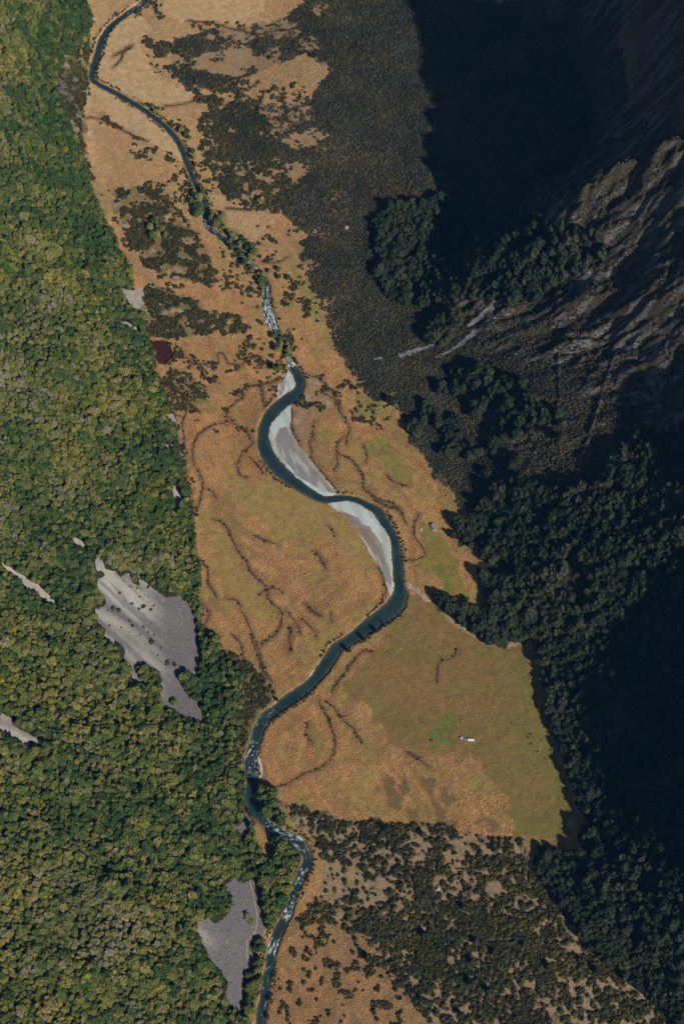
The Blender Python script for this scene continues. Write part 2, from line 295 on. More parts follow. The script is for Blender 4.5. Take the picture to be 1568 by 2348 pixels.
# ------------------------------------------------------------------ ground colours (what grows or lies there)
def C3(r, g, b): return np.array([r, g, b])
TUS = C3(.50,.275,.125); TUSD = C3(.30,.165,.078); SHORT = C3(.20,.145,.052); PALE = C3(.56,.40,.225)
OLIVE = C3(.190,.170,.050); GREEN = C3(.13,.16,.035); SOIL = C3(.060,.048,.028); LITTER = C3(.035,.036,.018)
ROCK = C3(.150,.143,.140); DUN = C3(.26,.19,.10); BROWN = C3(.11,.078,.038); PINK = C3(.36,.25,.19)
jx = X+9*(fbm(X/12, Y/12, 40, 3)-.5)*2; jy = Y+9*(fbm(X/12+7, Y/12+3, 41, 3)-.5)*2
base = np.tile(TUS, (len(X), 1)); tus = np.ones(len(X))
def mixc(m, c, t=None):
    global base, tus
    m = np.clip(m, 0, 1)[:, None]; base = base*(1-m)+c*m
    if t is not None: tus = tus*(1-m[:, 0])+t*m[:, 0]
big = fbm(X/70, Y/70, 50, 4)
mixc(sstep(.44, .60, big+.12*(fbm(X/10, Y/10, 52, 3)-.5))*.5, SHORT*1.3, .35)
mixc(sstep(.56, .64, fbm(X/33, Y/33, 51, 3)+.1*(fbm(X/7, Y/7, 53, 3)-.5))*.6, OLIVE*1.35, .25)
sw = fbm((X+Y*.5)/14, (Y-X*.5)/60, 54, 4); mixc(sstep(.56, .64, sw)*.45, SHORT, .3); mixc(sstep(.62,.68, fbm(X/6, Y/6, 58, 3))*.4, C3(.20,.13,.07))
dS, _, pS = dist_line(X, Y, RW[::3], 170)
scr = fbm(np.minimum(dS, 170)/6.5, pS/9+dS/90, 67, 3); mixc((dS < 168)*sstep(.50, .60, scr)*.42, SHORT*1.7, .35); mixc((dS < 168)*sstep(.44, .36, scr)*.5, C3(.26,.135,.062), 1)
up = sstep(150, 700, Y); mixc(up*.5, PALE, .6)
def zmask(n, jit=1.0):
    return inside(X+(jx-X)*jit, Y+(jy-Y)*jit, Z[n]).astype(float)
def zc(n, c, a=1.0, t=None, jit=1.0): mixc(zmask(n, jit)*a, c, t)
for n in ('shortC', 'shortD', 'shortE'): zc(n, PALE*.94, .85, .12, .6)
for n in ('shortF', 'shortG', 'shortH'): zc(n, PALE*.85, .7, .25)
zc('shortA', SHORT*1.6, .9, .06, .6); zc('shortB', SHORT*1.6, .9, .12, .7)
zc('ring', OLIVE*1.1, .8, .15)
zc('plain', SHORT, .55, .3, 2.2); zc('plain', SHORT, .9, .04, 1.2)
pl = zmask('plain', .5)
mixc(pl*sstep(.42, .65, fbm(X/80, Y/30, 55, 4))*.6, C3(.26,.155,.062))
mixc(pl*sstep(.5, .7, fbm(X/50, Y/50, 56, 4))*.5, OLIVE)
zc('greenA', OLIVE*1.35, .9, .1, .6); zc('greenB', OLIVE*1.2, .9, .1); zc('greenC', OLIVE*1.15, .9, .1)
zc('hutmeadow', OLIVE*1.05+C3(.03,.01,0), .95, .05, .5); zc('greenD', GREEN*1.1, .8, .02); 
ge = sstep(1.0, 0, np.clip(dist_line(X, Y, np.column_stack([Z['greenE'], np.zeros(len(Z['greenE']))]), 60)[0]/60, 0, 1))
gs = sstep(150, 340, X+.25*Y+120+90*(fbm(X/50, Y/50, 59, 3)-.5)*2)*pl*sstep(40, -120, Y); mixc(gs*.8, C3(.165,.155,.038), .03); mixc(ge*.15*pl, OLIVE)
zc('yard', C3(.13,.17,.035), .75, .02, .25)
zc('braid', C3(.30,.20,.115), .9, .1, .6); mixc(zmask('braid')*sstep(.55, .68, fbm(X/14, Y/14, 57, 3))*.8, C3(.40,.32,.26))
zc('bankbare', PINK, .9, .1, .3)
mixc(zmask('bracken', 1.5)*.75*sstep(.40, .58, fbm(X/18+Y/30, Y/25-X/40, 61, 4)), C3(.12,.090,.045), .1)
for n in ('mid_scrub', 'mid_scrub2', 'mid_scrub3'):
    zc(n, C3(.13,.125,.045), .75, .15); mixc(zmask(n)*sstep(.58, .66, fbm(X/7, Y/7, 60, 3)), C3(.36,.28,.21))
fanm = zmask('fan'); mixc(fanm*.95, C3(.050,.048,.036), 0)
OPEN0 = fbm(X/45, Y/30, 62, 4)+.22*(fbm(X/9, Y/9, 161, 3)-.5)+.16*sstep(60,-60,X)-.05
OPEN = sum(zmask(k, 2.0) for k in ('shortE', 'shortF', 'shortG', 'shortH')).clip(0, 1)*sstep(.38, .46, fbm(X/9+Y/30, Y/7, 162, 3))+sstep(.60, .68, OPEN0)*sstep(80, -40, X)
mixc(fanm*np.clip(OPEN, 0, 1)*.85, C3(.36,.26,.15), .4)
ls = zmask('low_scrub'); gap = fbm(X/4.5, Y/4.5, 64, 3)*.7+fbm(X/26, Y/26, 66, 2)*.3; gap2 = fbm(X/60, Y/60, 65, 3)
mixc(ls, C3(.105,.082,.045), .05); mixc(ls*sstep(.48, .60, gap), C3(.29,.215,.135))
q = zmask('lowflat', 3.5); mixc(q*.8, C3(.29,.185,.095), .6); mixc(q*sstep(.5, .62, fbm(X/16, Y/16, 170, 3))*.6, C3(.40,.225,.105), 1); mixc(q*sstep(.55, .62, fbm(X/10, Y/30, 172, 3))*.5, C3(.15,.12,.06), .2)
q = zmask('clearing', 1.5); mixc(q*.85, C3(.30,.225,.14), .12)
# hills
mixc(sstep(0, 14, lft), C3(.045,.048,.022), 0)
zc('left_scrub', C3(.12,.115,.055), .9, .05); mixc(zmask('left_scrub')*sstep(.52,.62,fbm(X/9, Y/9, 171, 3)), C3(.27,.22,.15))
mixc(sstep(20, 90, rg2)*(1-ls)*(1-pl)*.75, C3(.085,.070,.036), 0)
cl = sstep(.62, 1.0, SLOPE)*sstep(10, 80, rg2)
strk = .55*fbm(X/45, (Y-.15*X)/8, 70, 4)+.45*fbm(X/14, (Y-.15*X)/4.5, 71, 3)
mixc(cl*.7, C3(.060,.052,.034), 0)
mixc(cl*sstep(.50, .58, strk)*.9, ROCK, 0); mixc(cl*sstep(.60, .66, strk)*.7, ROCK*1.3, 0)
zc('right_forest', LITTER, 1, 0); zc('fanwood', LITTER, 1, 0); zc('left_forest', LITTER, .9, 0)
zc('islandscrub', C3(.10,.09,.045), .8, .1); zc('island_wood', LITTER*1.3, .7, .1); zc('near_bank_wood', LITTER*1.5, .8, .1); zc('river_wood', LITTER*1.5, .8, 0)
zc('rockleft', ROCK, .8, 0); zc('rocktop', ROCK*.8, .7, 0)
# river margin: bare brown bank, bed below
bk = near*sstep(5.0, 0.5, dR-hw)*floor_m; mixc(bk*.35, C3(.26,.17,.09), .2)
mixc(near*sstep(.6, -.4, dR-hw), C3(.05,.055,.045), 0)
fine = fbm(X/5, Y/5, 80, 2)
base *= (0.82+0.36*fine)[:, None]
veg = np.clip(base, 0, 1)

ditches = [sA([(570,235),(680,260),(740,300),(770,350),(830,410),(860,510),(900,590),(950,670),(985,750),(970,830),(960,920)]),
 sA([(940,820),(870,910),(875,990),(960,1020),(1030,1080),(1080,1150),(1120,1230),(1110,1290),(1180,1370),(1250,1440),(1330,1490),(1420,1520)]),
 sA([(0,340),(90,335),(170,325),(250,300),(340,280),(390,215)]), sA([(430,560),(440,740),(480,850),(530,930)]), sA([(660,680),(640,780),(650,870)]),
 sA([(630,960),(640,1050),(700,1130),(780,1230),(850,1330)]), sA([(1340,1190),(1400,1250),(1470,1280),(1568,1290)]), sA([(150,340),(165,450),(185,590)]),
 sB([(600,20),(680,70),(760,130),(860,150),(930,200),(980,290),(1000,350)]), sB([(1130,250),(1080,370),(1080,470),(1150,560),(1180,640),(1100,690),(960,705)]),
 sB([(730,760),(780,850),(800,930),(810,1000),(770,1100),(760,1160)]), sB([(150,600),(200,690),(240,790)]), sB([(40,1120),(100,1190),(190,1240)]),
 sC([(1460,270),(1380,260),(1290,350),(1200,470),(1130,560),(1070,660)]), sC([(1000,810),(1050,930),(1100,1060),(1110,1190),(1060,1300),(950,1390),(800,1440),(680,1510)]),
 sC([(590,20),(550,100),(480,150),(410,190)]), sC([(700,40),(680,140),(690,270)]), sC([(300,90),(340,200),(370,290),(420,440),(520,570)]), sC([(1040,740),(1100,800),(1160,880),(1230,890)]), sC([(1290,1010),(1330,1090),(1370,1160)]),
 s3([(800,450),(860,465),(890,490),(960,490),(1000,485),(1000,445),(1020,440),(1040,475),(1060,490),(1110,495),(1125,470),(1160,462)]),
 s3([(1265,575),(1180,590),(1120,600),(1115,640),(1080,665),(1045,695),(1040,730),(1070,750),(1000,765),(940,790),(895,840),(885,900),(890,960)]), s3([(1160,860),(1120,890),(1090,950)]), s3([(960,1060),(1000,1110)]),
 s5([(975,35),(1030,60),(1060,110),(1090,180),(1130,230),(1160,290),(1215,340),(1240,410),(1290,460),(1285,530),(1250,575),(1200,605)]), s5([(1440,180),(1490,240)]), s5([(1040,400),(1090,410),(1110,460),(1160,560),(1190,650),(1215,720)]), s5([(1325,520),(1330,600),(1325,650)]), s5([(1160,110),(1270,150)]),
 sA([(0,960),(40,920),(70,880)]), sA([(180,1180),(120,1100),(30,1030)]), sA([(860,1000),(870,1090),(850,1160)]), sA([(1120,900),(1150,1000),(1140,1080)]), sA([(620,960),(610,860),(660,800)]),
 sB([(0,1260),(90,1330),(150,1420)]), sB([(290,1200),(300,1300)]), sB([(820,180),(910,210),(960,260)]), sC([(1020,820),(960,780),(970,720)]), sC([(1160,880),(1230,960),(1300,1010)]), sC([(680,1510),(600,1540),(520,1560)]), sC([(850,950),(830,1040),(880,1130)]),
 s5([(900,200),(950,260),(960,330),(1000,400)]), s5([(1310,460),(1350,500),(1380,560)]), s5([(1400,420),(1440,460),(1480,480)]), s5([(930,420),(960,470),(940,540),(980,600)]), s5([(1060,560),(1100,600),(1120,700)]), s5([(1500,60),(1540,110)]), s5([(1190,380),(1240,350),(1300,370)]),
 s3([(1190,595),(1210,650),(1215,700)]), s3([(1090,950),(1100,1000),(1140,1010)]), s3([(905,980),(930,1030),(920,1100),(905,1160)]), s3([(1060,760),(1120,790),(1150,830)]), s3([(1480,620),(1540,660),(1568,700)]), s3([(870,660),(840,760),(850,850)]),
 s6([(535,615),(510,670),(450,690),(440,740),(435,790)]), s6([(285,1100),(340,1130),(400,1175)]), s6([(60,1010),(80,1050)]),
 s1([(610,210),(570,240),(550,280),(520,310)]), s1([(395,540),(460,545),(530,580),(610,620),(680,650)]), s1([(520,260),(600,210)]),
 s1([(860,95),(960,105),(1060,130),(1180,155),(1260,145),(1380,130)]), s1([(760,490),(850,475),(920,455),(1000,470),(1080,510),(1180,540),(1280,550),(1430,565),(1568,562)]),
 sE([(400,190),(500,195),(620,210),(720,190)]), sE([(800,800),(900,820),(1000,810),(1100,760)])]
for L_ in ditches:
    W_ = smooth_line(np.column_stack([unproject(L_), np.ones(len(L_))]), 5); d_ = dist_line(X, Y, W_, 12)[0]+2.5*(fbm(X/6, Y/6, 181, 2)-.5)
    mixc(sstep(7, 1.5, d_)*.6, C3(.19,.110,.055)); 
veg = np.clip(base, 0, 1)
def grid_object(name, sel):
    """terrain faces picked by a mask become one object; SEL per face"""
    jj, ii = np.nonzero(sel)
    v = jj*nx+ii
    q = np.stack([v, v+1, v+nx+1, v+nx], 1)
    used, inv = np.unique(q, return_inverse=True); inv = inv.reshape(q.shape)
    me = bpy.data.meshes.new(name)
    me.vertices.add(len(used)); co = np.stack([X[used], Y[used], H[used]], 1)
    me.vertices.foreach_set('co', co.ravel())
    me.loops.add(inv.size); me.loops.foreach_set('vertex_index', inv.ravel())
    me.polygons.add(len(q)); me.polygons.foreach_set('loop_start', np.arange(len(q))*4)
    me.polygons.foreach_set('loop_total', np.full(len(q), 4)); me.update(calc_edges=True)
    me.polygons.foreach_set('use_smooth', np.ones(len(q), bool))
    a = me.color_attributes.new('soil', 'FLOAT_COLOR', 'POINT')
    a.data.foreach_set('color', np.column_stack([veg[used], np.ones(len(used))]).ravel())
    b = me.attributes.new('tussock', 'FLOAT', 'POINT'); b.data.foreach_set('value', tus[used].astype(np.float32))
    me.validate(); 
    o = bpy.data.objects.new(name, me); COL.objects.link(o); o['kind'] = 'structure'
    return o

# ------------------------------------------------------------------ materials
def mat(name, rough=.9):
    m = bpy.data.materials.new(name); m.use_nodes = True; n = m.node_tree
    p = n.nodes['Principled BSDF']; p.inputs['Roughness'].default_value = rough; p.inputs['Specular IOR Level'].default_value = .15
    return m, n, p
def noise_node(n, scale, detail=3, rough=.55, vec=None):
    t = n.nodes.new('ShaderNodeTexNoise'); t.inputs['Scale'].default_value = scale; t.inputs['Detail'].default_value = detail; t.inputs['Roughness'].default_value = rough
    if vec is None:
        g = n.nodes.new('ShaderNodeNewGeometry'); vec = g.outputs['Position']
    n.links.new(vec, t.inputs['Vector']); return t
def ramp_node(n, src, stops):
    r = n.nodes.new('ShaderNodeValToRGB'); e = r.color_ramp.elements
    while len(e) < len(stops): e.new(.5)
    for k, (p, c) in enumerate(stops): e[k].position = p; e[k].color = (*c, 1) if len(c) == 3 else c
    n.links.new(src, r.inputs[0]); return r
def mixn(n, mode, fac, a, b):
    m = n.nodes.new('ShaderNodeMix'); m.data_type = 'RGBA'; m.blend_type = mode
    for s, v in ((m.inputs[0], fac), (m.inputs[6], a), (m.inputs[7], b)):
        if isinstance(v, bpy.types.NodeSocket): n.links.new(v, s)
        elif isinstance(v, (tuple, list)): s.default_value = (*v, 1)
        else: s.default_value = v
    return m.outputs[2]
def mathn(n, op, a, b=0.0):
    m = n.nodes.new('ShaderNodeMath'); m.operation = op
    for s, v in ((m.inputs[0], a), (m.inputs[1], b)):
        if isinstance(v, bpy.types.NodeSocket): n.links.new(v, s)
        else: s.default_value = v
    return m.outputs[0]
def bump(n, p, src, dist, strength=1.0):
    b = n.nodes.new('ShaderNodeBump'); b.inputs['Distance'].default_value = dist; b.inputs['Strength'].default_value = strength
    n.links.new(src, b.inputs['Height']); n.links.new(b.outputs[0], p.inputs['Normal'])

m_ground, n, p = mat('ground cover', .95)
at = n.nodes.new('ShaderNodeAttribute'); at.attribute_name = 'soil'
tu = n.nodes.new('ShaderNodeAttribute'); tu.attribute_name = 'tussock'
n1 = noise_node(n, .55, 4, .7); n2 = noise_node(n, .12, 3); n3 = noise_node(n, .45, 3, .6)
r1 = ramp_node(n, n1.outputs[0], [(.34, (.34,.32,.32)), (.50, (1,1,1)), (.68, (1.25,1.22,1.18))])
r2 = ramp_node(n, n2.outputs[0], [(.3, (.82,.86,.86)), (.7, (1.16,1.12,1.08))])
f = mathn(n, 'ADD', mathn(n, 'MULTIPLY', tu.outputs['Fac'], .45), .35)
c = mixn(n, 'MULTIPLY', f, at.outputs['Color'], r1.outputs[0])
c = mixn(n, 'MULTIPLY', .8, c, r2.outputs[0])
n.links.new(c, p.inputs['Base Color'])
hh = mathn(n, 'ADD', n1.outputs[0], mathn(n, 'MULTIPLY', n3.outputs[0], 1.2))
bump(n, p, hh, 1.1, .9)

def flat_mat(name, col, rough=.8, var=.3, scale=2.0, metal=0.0, bmp=0.0):
    m, n, p = mat(name, rough); t = noise_node(n, scale, 4)
    r = ramp_node(n, t.outputs[0], [(.3, tuple(c*(1-var) for c in col)), (.7, tuple(min(1, c*(1+var)) for c in col))])
    n.links.new(r.outputs[0], p.inputs['Base Color']); p.inputs['Metallic'].default_value = metal
    if bmp: bump(n, p, t.outputs[0], bmp)
    return m

def leaf_mat(name, c0, c1, c2, obj_random=False):
    """foliage: three tones chosen per plant, broken up leaf by leaf"""
    m, n, p = mat(name, .7)
    if obj_random:
        s = n.nodes.new('ShaderNodeObjectInfo').outputs['Random']
    else:
        a = n.nodes.new('ShaderNodeAttribute'); a.attribute_type = 'INSTANCER'; a.attribute_name = 'tint'; s = a.outputs['Fac']
    r = ramp_node(n, s, [(0, c0), (.45, c1), (.97, c2), (1, tuple(.5*c+.5*max(c2)*.85 for c in c2))])
    t = noise_node(n, .9, 3, .7); tr = ramp_node(n, t.outputs[0], [(.3, (.55,.6,.55)), (.7, (1.4,1.35,1.2))])
    c = mixn(n, 'MULTIPLY', .8, r.outputs[0], tr.outputs[0])
    big_ = noise_node(n, .011, 3, .6); br = ramp_node(n, big_.outputs[0], [(.35, (.72,.80,.85)), (.5, (1,1,1)), (.68, (1.22,1.10,.80))])
    c = mixn(n, 'MULTIPLY', 1, c, br.outputs[0])
    n.links.new(c, p.inputs['Base Color'])
    return m
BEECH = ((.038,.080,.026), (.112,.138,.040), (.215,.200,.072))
SHADEB = ((.018,.030,.018), (.030,.044,.024), (.048,.060,.030))  # the beech greens again, with the right side's shade put into the colour
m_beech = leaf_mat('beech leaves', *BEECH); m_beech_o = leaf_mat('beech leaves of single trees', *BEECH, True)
m_shaded = leaf_mat('beech leaves darkened for shade', *SHADEB); m_shaded_o = leaf_mat('single tree leaves darkened for shade', *SHADEB, True)
m_shrub = leaf_mat('shrub leaves', (.028,.032,.015), (.050,.050,.022), (.10,.092,.034))
m_shrub_o = leaf_mat('leaves of single shrubs', (.035,.048,.018), (.060,.070,.024), (.10,.10,.030), True)
m_fan = leaf_mat('grey shrub leaves', (.026,.032,.022), (.052,.054,.038), (.105,.094,.066))
m_tus = leaf_mat('tussock blades', (.28,.145,.068), (.55,.305,.140), (.68,.42,.21))
m_bark = flat_mat('bark', (.10,.085,.07), .9, .4, 3)
m_stone = leaf_mat('scree stones', (.085,.082,.088), (.17,.165,.17), (.30,.29,.285))
m_boulder = flat_mat('boulder rock', (.36,.33,.30), .9, .35, 1.2, bmp=.3)

# ------------------------------------------------------------------ plants, as meshes
def ico(sub):
    import bmesh
    bm = bmesh.new(); bmesh.ops.create_icosphere(bm, subdivisions=sub, radius=1)
    v = np.array([q.co[:] for q in bm.verts]); f = [[q.index for q in g.verts] for g in bm.faces]; bm.free(); return v, f
def n3(v, s, seed):
    return (vnoise(v[:, 0]*s+v[:, 2]*1.7*s+50, v[:, 1]*s-v[:, 2]*s+50, seed)+vnoise(v[:, 1]*s*1.3+90, v[:, 2]*s*1.3+v[:, 0]+90, seed+1))/2-.5
def mesh_from(name, V, F, mats, mi=None):
    me = bpy.data.meshes.new(name); me.from_pydata([tuple(map(float, v)) for v in V], [], F)
    for m in mats: me.materials.append(m)
    if mi is not None: me.polygons.foreach_set('material_index', mi)
    me.update(); return me
def lobes(v, seed): return 1+1.25*n3(v, 1.5, seed)+.95*n3(v, 3.4, seed+5)
def crown_geo(seed, r=4.2, top=13.0, low=4.0, sub=3, leaves=230, squash=1.0, ls=.8):
    """lumpy body of boughs with loose sprays of leaves standing off it"""
    g = np.random.default_rng(seed); v, f = ico(sub)
    hh = (top-low)/2; lob = lobes(v, seed)
    v = v*lob[:, None]*np.array([r, r*squash, hh]); v[:, 2] += (top+low)/2
    V = list(v); F = [list(t) for t in f]
    for _ in range(leaves):
        d = g.normal(size=3); d[2] = abs(d[2])*1.0-.15; d /= np.linalg.norm(d)
        l = lobes(d[None], seed)[0]
        c = d*l*np.array([r, r*squash, hh])*g.uniform(.95, 1.16)+np.array([0, 0, (top+low)/2])
        t = np.cross(d, g.normal(size=3)); t /= np.linalg.norm(t)+1e-9; b = np.cross(d, t); s = g.uniform(.5, 1.1)*ls
        k = len(V); V += [c-t*s-d*s*.5, c-b*s*.8+d*s*.4, c+t*s-d*s*.3, c+b*s*.8+d*s*.2]
        F += [[k, k+1, k+2], [k, k+2, k+3]]
    return V, F
def trunk_geo(h, r, seed):
    g = np.random.default_rng(seed); V = []; F = []
    def tube(p0, p1, a, b, n=6):
        p0 = np.array(p0, float); p1 = np.array(p1, float); d = p1-p0; d /= np.linalg.norm(d)
        u = np.cross(d, [0.3, 1, .1]); u /= np.linalg.norm(u); w = np.cross(d, u); k = len(V)
        for P, rr in ((p0, a), (p1, b)):
            for i in range(n): V.append(P+rr*(u*math.cos(2*math.pi*i/n)+w*math.sin(2*math.pi*i/n)))
        for i in range(n): F.append([k+i, k+(i+1) % n, k+n+(i+1) % n, k+n+i])
    lean = g.uniform(-.6, .6, 2)
    mid = (lean[0], lean[1], h*.55); tube((0, 0, -1.2), mid, r, r*.6); tube(mid, (lean[0]*1.6, lean[1]*1.6, h), r*.6, r*.15)
    for i in range(4):
        a = g.uniform(0, 6.28); z = h*g.uniform(.4, .65)
        tube((lean[0]*.9, lean[1]*.9, z), (lean[0]+math.cos(a)*h*.2, lean[1]+math.sin(a)*h*.2, z+h*.18), r*.35, r*.1, 4)
    return V, F
def tree_whole(name, seed, leafm, **k):
    V, F = crown_geo(seed, **k); n0 = len(F); V2, F2 = trunk_geo(k.get('top', 13)*.75, .3, seed); b = len(V)
    return mesh_from(name, V+V2, F+[[i+b for i in f] for f in F2], [leafm, m_bark], [0]*n0+[1]*len(F2))
def src(name, me):
    o = bpy.data.objects.new(name, me); return o
TREE_KW = [dict(r=4.0, top=12.5, low=3), dict(r=4.7, top=14, low=3.5, squash=.85), dict(r=3.6, top=11, low=2.5), dict(r=5.2, top=15, low=4, squash=1.1), dict(r=4.3, top=13.5, low=3)]
src_beech = [src('beech_tree_source', tree_whole('beech_tree_mesh', 100+i, m_beech, **k)) for i, k in enumerate(TREE_KW)]
src_dark = [src('dark_tree_source', tree_whole('dark_tree_mesh', 200+i, m_shaded, **k)) for i, k in enumerate(TREE_KW)]
def bush_mesh(name, seed, m, leaves=40, sub=1, r=1.0, h=1.0, ls=.3):
    V, F = crown_geo(seed, r=r, top=h, low=-.3*h, sub=sub, leaves=leaves, ls=ls); return mesh_from(name, V, F, [m])
src_shrub = [src('shrub_source', bush_mesh('shrub_mesh', 300+i, m_shrub)) for i in range(4)]
src_fan = [src('scrub_source', bush_mesh('scrub_mesh', 320+i, m_fan, 30)) for i in range(4)]
def tuft_mesh(seed):
    g = np.random.default_rng(seed); V = []; F = []
    for i in range(16):
        a = g.uniform(0, 6.28); l = g.uniform(.5, 1.0); w = .16; c = np.array([math.cos(a), math.sin(a), 0]); s = np.array([-c[1], c[0], 0])
        k = len(V); V += [c*.1-s*w, c*.1+s*w, c*.55*l+s*w+np.array([0, 0, .75*l]), c*.55*l-s*w+np.array([0, 0, .75*l]), c*1.0*l+np.array([0, 0, .5*l])]
        F += [[k, k+1, k+2, k+3], [k+3, k+2, k+4]]
    return mesh_from('tuft_mesh', V, F, [m_tus])
src_tuft = [src('tuft_source', tuft_mesh(340+i)) for i in range(3)]
def stone_mesh(name, seed, m, sub=1):
    v, f = ico(sub); g = np.random.default_rng(seed)
    v = v*(1+.5*n3(v, 2.1, seed)[:, None]*1.6)*np.array([1, .8, .6])+g.normal(size=v.shape)*.06
    return mesh_from(name, v, f, [m])
src_stone = [src('stone_source', stone_mesh('stone_mesh', 360+i, m_stone)) for i in range(3)]

def scatter(name, x, y, z, scale, tint, sources, tilt=None, label=None, parent=None, zs=None):
    n = len(x); me = bpy.data.meshes.new(name); me.vertices.add(n)
    me.vertices.foreach_set('co', np.stack([x, y, z], 1).ravel())
    def attr(nm, ty, v, key='value'):
        a = me.attributes.new(nm, ty, 'POINT'); a.data.foreach_set(key, np.ascontiguousarray(v).ravel())
    rz = rng.uniform(0, 6.283, n)
    rot = np.zeros((n, 3), np.float32); rot[:, 2] = rz
    rot[:, :2] = rng.normal(0, .10 if tilt is None else tilt, (n, 2))
    attr('turn', 'FLOAT_VECTOR', rot, 'vector')
    zs = np.ones(n) if zs is None else zs
    attr('size', 'FLOAT_VECTOR', np.stack([scale, scale, scale*zs], 1).astype(np.float32), 'vector')
    attr('tint', 'FLOAT', tint.astype(np.float32)); attr('pick', 'INT', rng.integers(0, len(sources), n).astype(np.int32))
    o = bpy.data.objects.new(name, me); COL.objects.link(o); o['kind'] = 'stuff'
    if label: o['label'] = label
    ng = bpy.data.node_groups.new(name+'_nodes', 'GeometryNodeTree')
    ng.interface.new_socket('Geometry', in_out='INPUT', socket_type='NodeSocketGeometry')
    ng.interface.new_socket('Geometry', in_out='OUTPUT', socket_type='NodeSocketGeometry')
    N = ng.nodes; L = ng.links; gi = N.new('NodeGroupInput'); go = N.new('NodeGroupOutput')
    jn = N.new('GeometryNodeGeometryToInstance')
    for s in sources:
        oi = N.new('GeometryNodeObjectInfo'); oi.inputs['Object'].default_value = s; L.new(oi.outputs['Geometry'], jn.inputs[0])
    ip = N.new('GeometryNodeInstanceOnPoints'); ip.inputs['Pick Instance'].default_value = True
    def named(nm, ty):
        a = N.new('GeometryNodeInputNamedAttribute'); a.data_type = ty; a.inputs['Name'].default_value = nm; return a.outputs['Attribute']
    L.new(gi.outputs[0], ip.inputs['Points']); L.new(jn.outputs[0], ip.inputs['Instance'])
    L.new(named('pick', 'INT'), ip.inputs['Instance Index'])
    er = N.new('FunctionNodeEulerToRotation'); L.new(named('turn', 'FLOAT_VECTOR'), er.inputs[0]); L.new(er.outputs[0], ip.inputs['Rotation'])
    L.new(named('size', 'FLOAT_VECTOR'), ip.inputs['Scale']); L.new(ip.outputs[0], go.inputs[0])
    md = o.modifiers.new('scatter', 'NODES'); md.node_group = ng
    return o
def jitter_grid(x0, x1, y0, y1, s, j=.42):
    gx, gy = np.meshgrid(np.arange(x0, x1, s), np.arange(y0, y1, s*.87)); gx = gx+(np.arange(gx.shape[0]) % 2)[:, None]*s/2
    gx = gx.ravel()+rng.uniform(-j, j, gx.size)*s; gy = gy.ravel()+rng.uniform(-j, j, gy.size)*s
    return gx, gy
def zin(n, x, y, jit=6.0):
    a = x+jit*(fbm(x/14, y/14, 91, 2)-.5)*2; b = y+jit*(fbm(x/14+9, y/14, 92, 2)-.5)*2
    return inside(a, b, Z[n])
def attrs_at(x, y):
    d, w, _ = dist_line(x, y, RW, 60); return d-np.maximum(w/2, 2.2)

# ------------------------------------------------------------------ the ground
jj, ii = np.mgrid[0:ny-1, 0:nx-1]; fv = (jj*nx+ii)
lf = lft[fv] > 0; rf = (~lf) & (rg1[fv] > 0)
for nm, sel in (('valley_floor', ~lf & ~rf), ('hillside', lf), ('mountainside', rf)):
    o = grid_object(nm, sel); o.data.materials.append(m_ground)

def ribbon(name, W, mtl, z=None, lift=.12, flow=False, width=None, kind='structure', attr=None, wob=0.0, cross=2):
    """a strip that follows the line W (x, y, width)"""
    T = np.gradient(W[:, :2], axis=0); T /= np.linalg.norm(T, axis=1)[:, None]+1e-9; Nn = np.stack([-T[:, 1], T[:, 0]], 1)
    V = []; n = len(W); kk = np.linspace(-1, 1, cross)
    for i in range(n):
        w = W[i, 2]/2*(1+wob*(random.random()-.5))
        for s in kk:
            P = W[i, :2]+Nn[i]*s*w; V.append((P[0], P[1], 0))
    V = np.array(V); V[:, 2] = z if z is not None else hgt(V[:, 0], V[:, 1])+lift
    F = [[i*cross+j, i*cross+j+1, (i+1)*cross+j+1, (i+1)*cross+j] for i in range(n-1) for j in range(cross-1)]
    me = mesh_from(name, V, F, [mtl]); o = bpy.data.objects.new(name, me); COL.objects.link(o); o['kind'] = kind
    me.polygons.foreach_set('use_smooth', np.ones(len(F), bool))
    if flow:
        L = np.concatenate([[0], np.cumsum(np.linalg.norm(np.diff(W[:, :2], axis=0), axis=1))])
        fv_ = np.zeros((n, cross, 3)); fv_[:, :, 0] = L[:, None]; fv_[:, :, 1] = kk[None]*W[:, 2:3]/2; fv_[:, :, 2] = np.abs(kk)[None]*W[:, 2:3]/np.maximum(W[:, 2:3]-7, 3)
        a = me.attributes.new('flow', 'FLOAT_VECTOR', 'POINT'); a.data.foreach_set('vector', fv_.astype(np.float32).ravel())
    if attr is not None:
        a = me.attributes.new('foam', 'FLOAT', 'POINT'); a.data.foreach_set('value', np.repeat(attr, cross).astype(np.float32))
    return o
# water
m_water, n, p = mat('river water', .12); p.inputs['Specular IOR Level'].default_value = .5
fo = n.nodes.new('ShaderNodeAttribute'); fo.attribute_name = 'foam'
wv = noise_node(n, .06, 3); wc = ramp_node(n, wv.outputs[0], [(.3, (.012,.030,.034)), (.7, (.022,.050,.052))])
fl = n.nodes.new('ShaderNodeAttribute'); fl.attribute_name = 'flow'
sx = n.nodes.new('ShaderNodeSeparateXYZ'); n.links.new(fl.outputs['Vector'], sx.inputs[0])
cx = n.nodes.new('ShaderNodeCombineXYZ'); n.links.new(mathn(n, 'MULTIPLY', sx.outputs[0], .11), cx.inputs[0]); n.links.new(mathn(n, 'MULTIPLY', sx.outputs[1], .34), cx.inputs[1])
f1 = noise_node(n, 1.0, 5, .72, cx.outputs[0]); f1.inputs['Distortion'].default_value = .6
f2 = mathn(n, 'ADD', f1.outputs[0], mathn(n, 'MULTIPLY', fo.outputs['Fac'], .19))
fr = ramp_node(n, f2, [(.66, (0,0,0)), (.80, (1,1,1))])
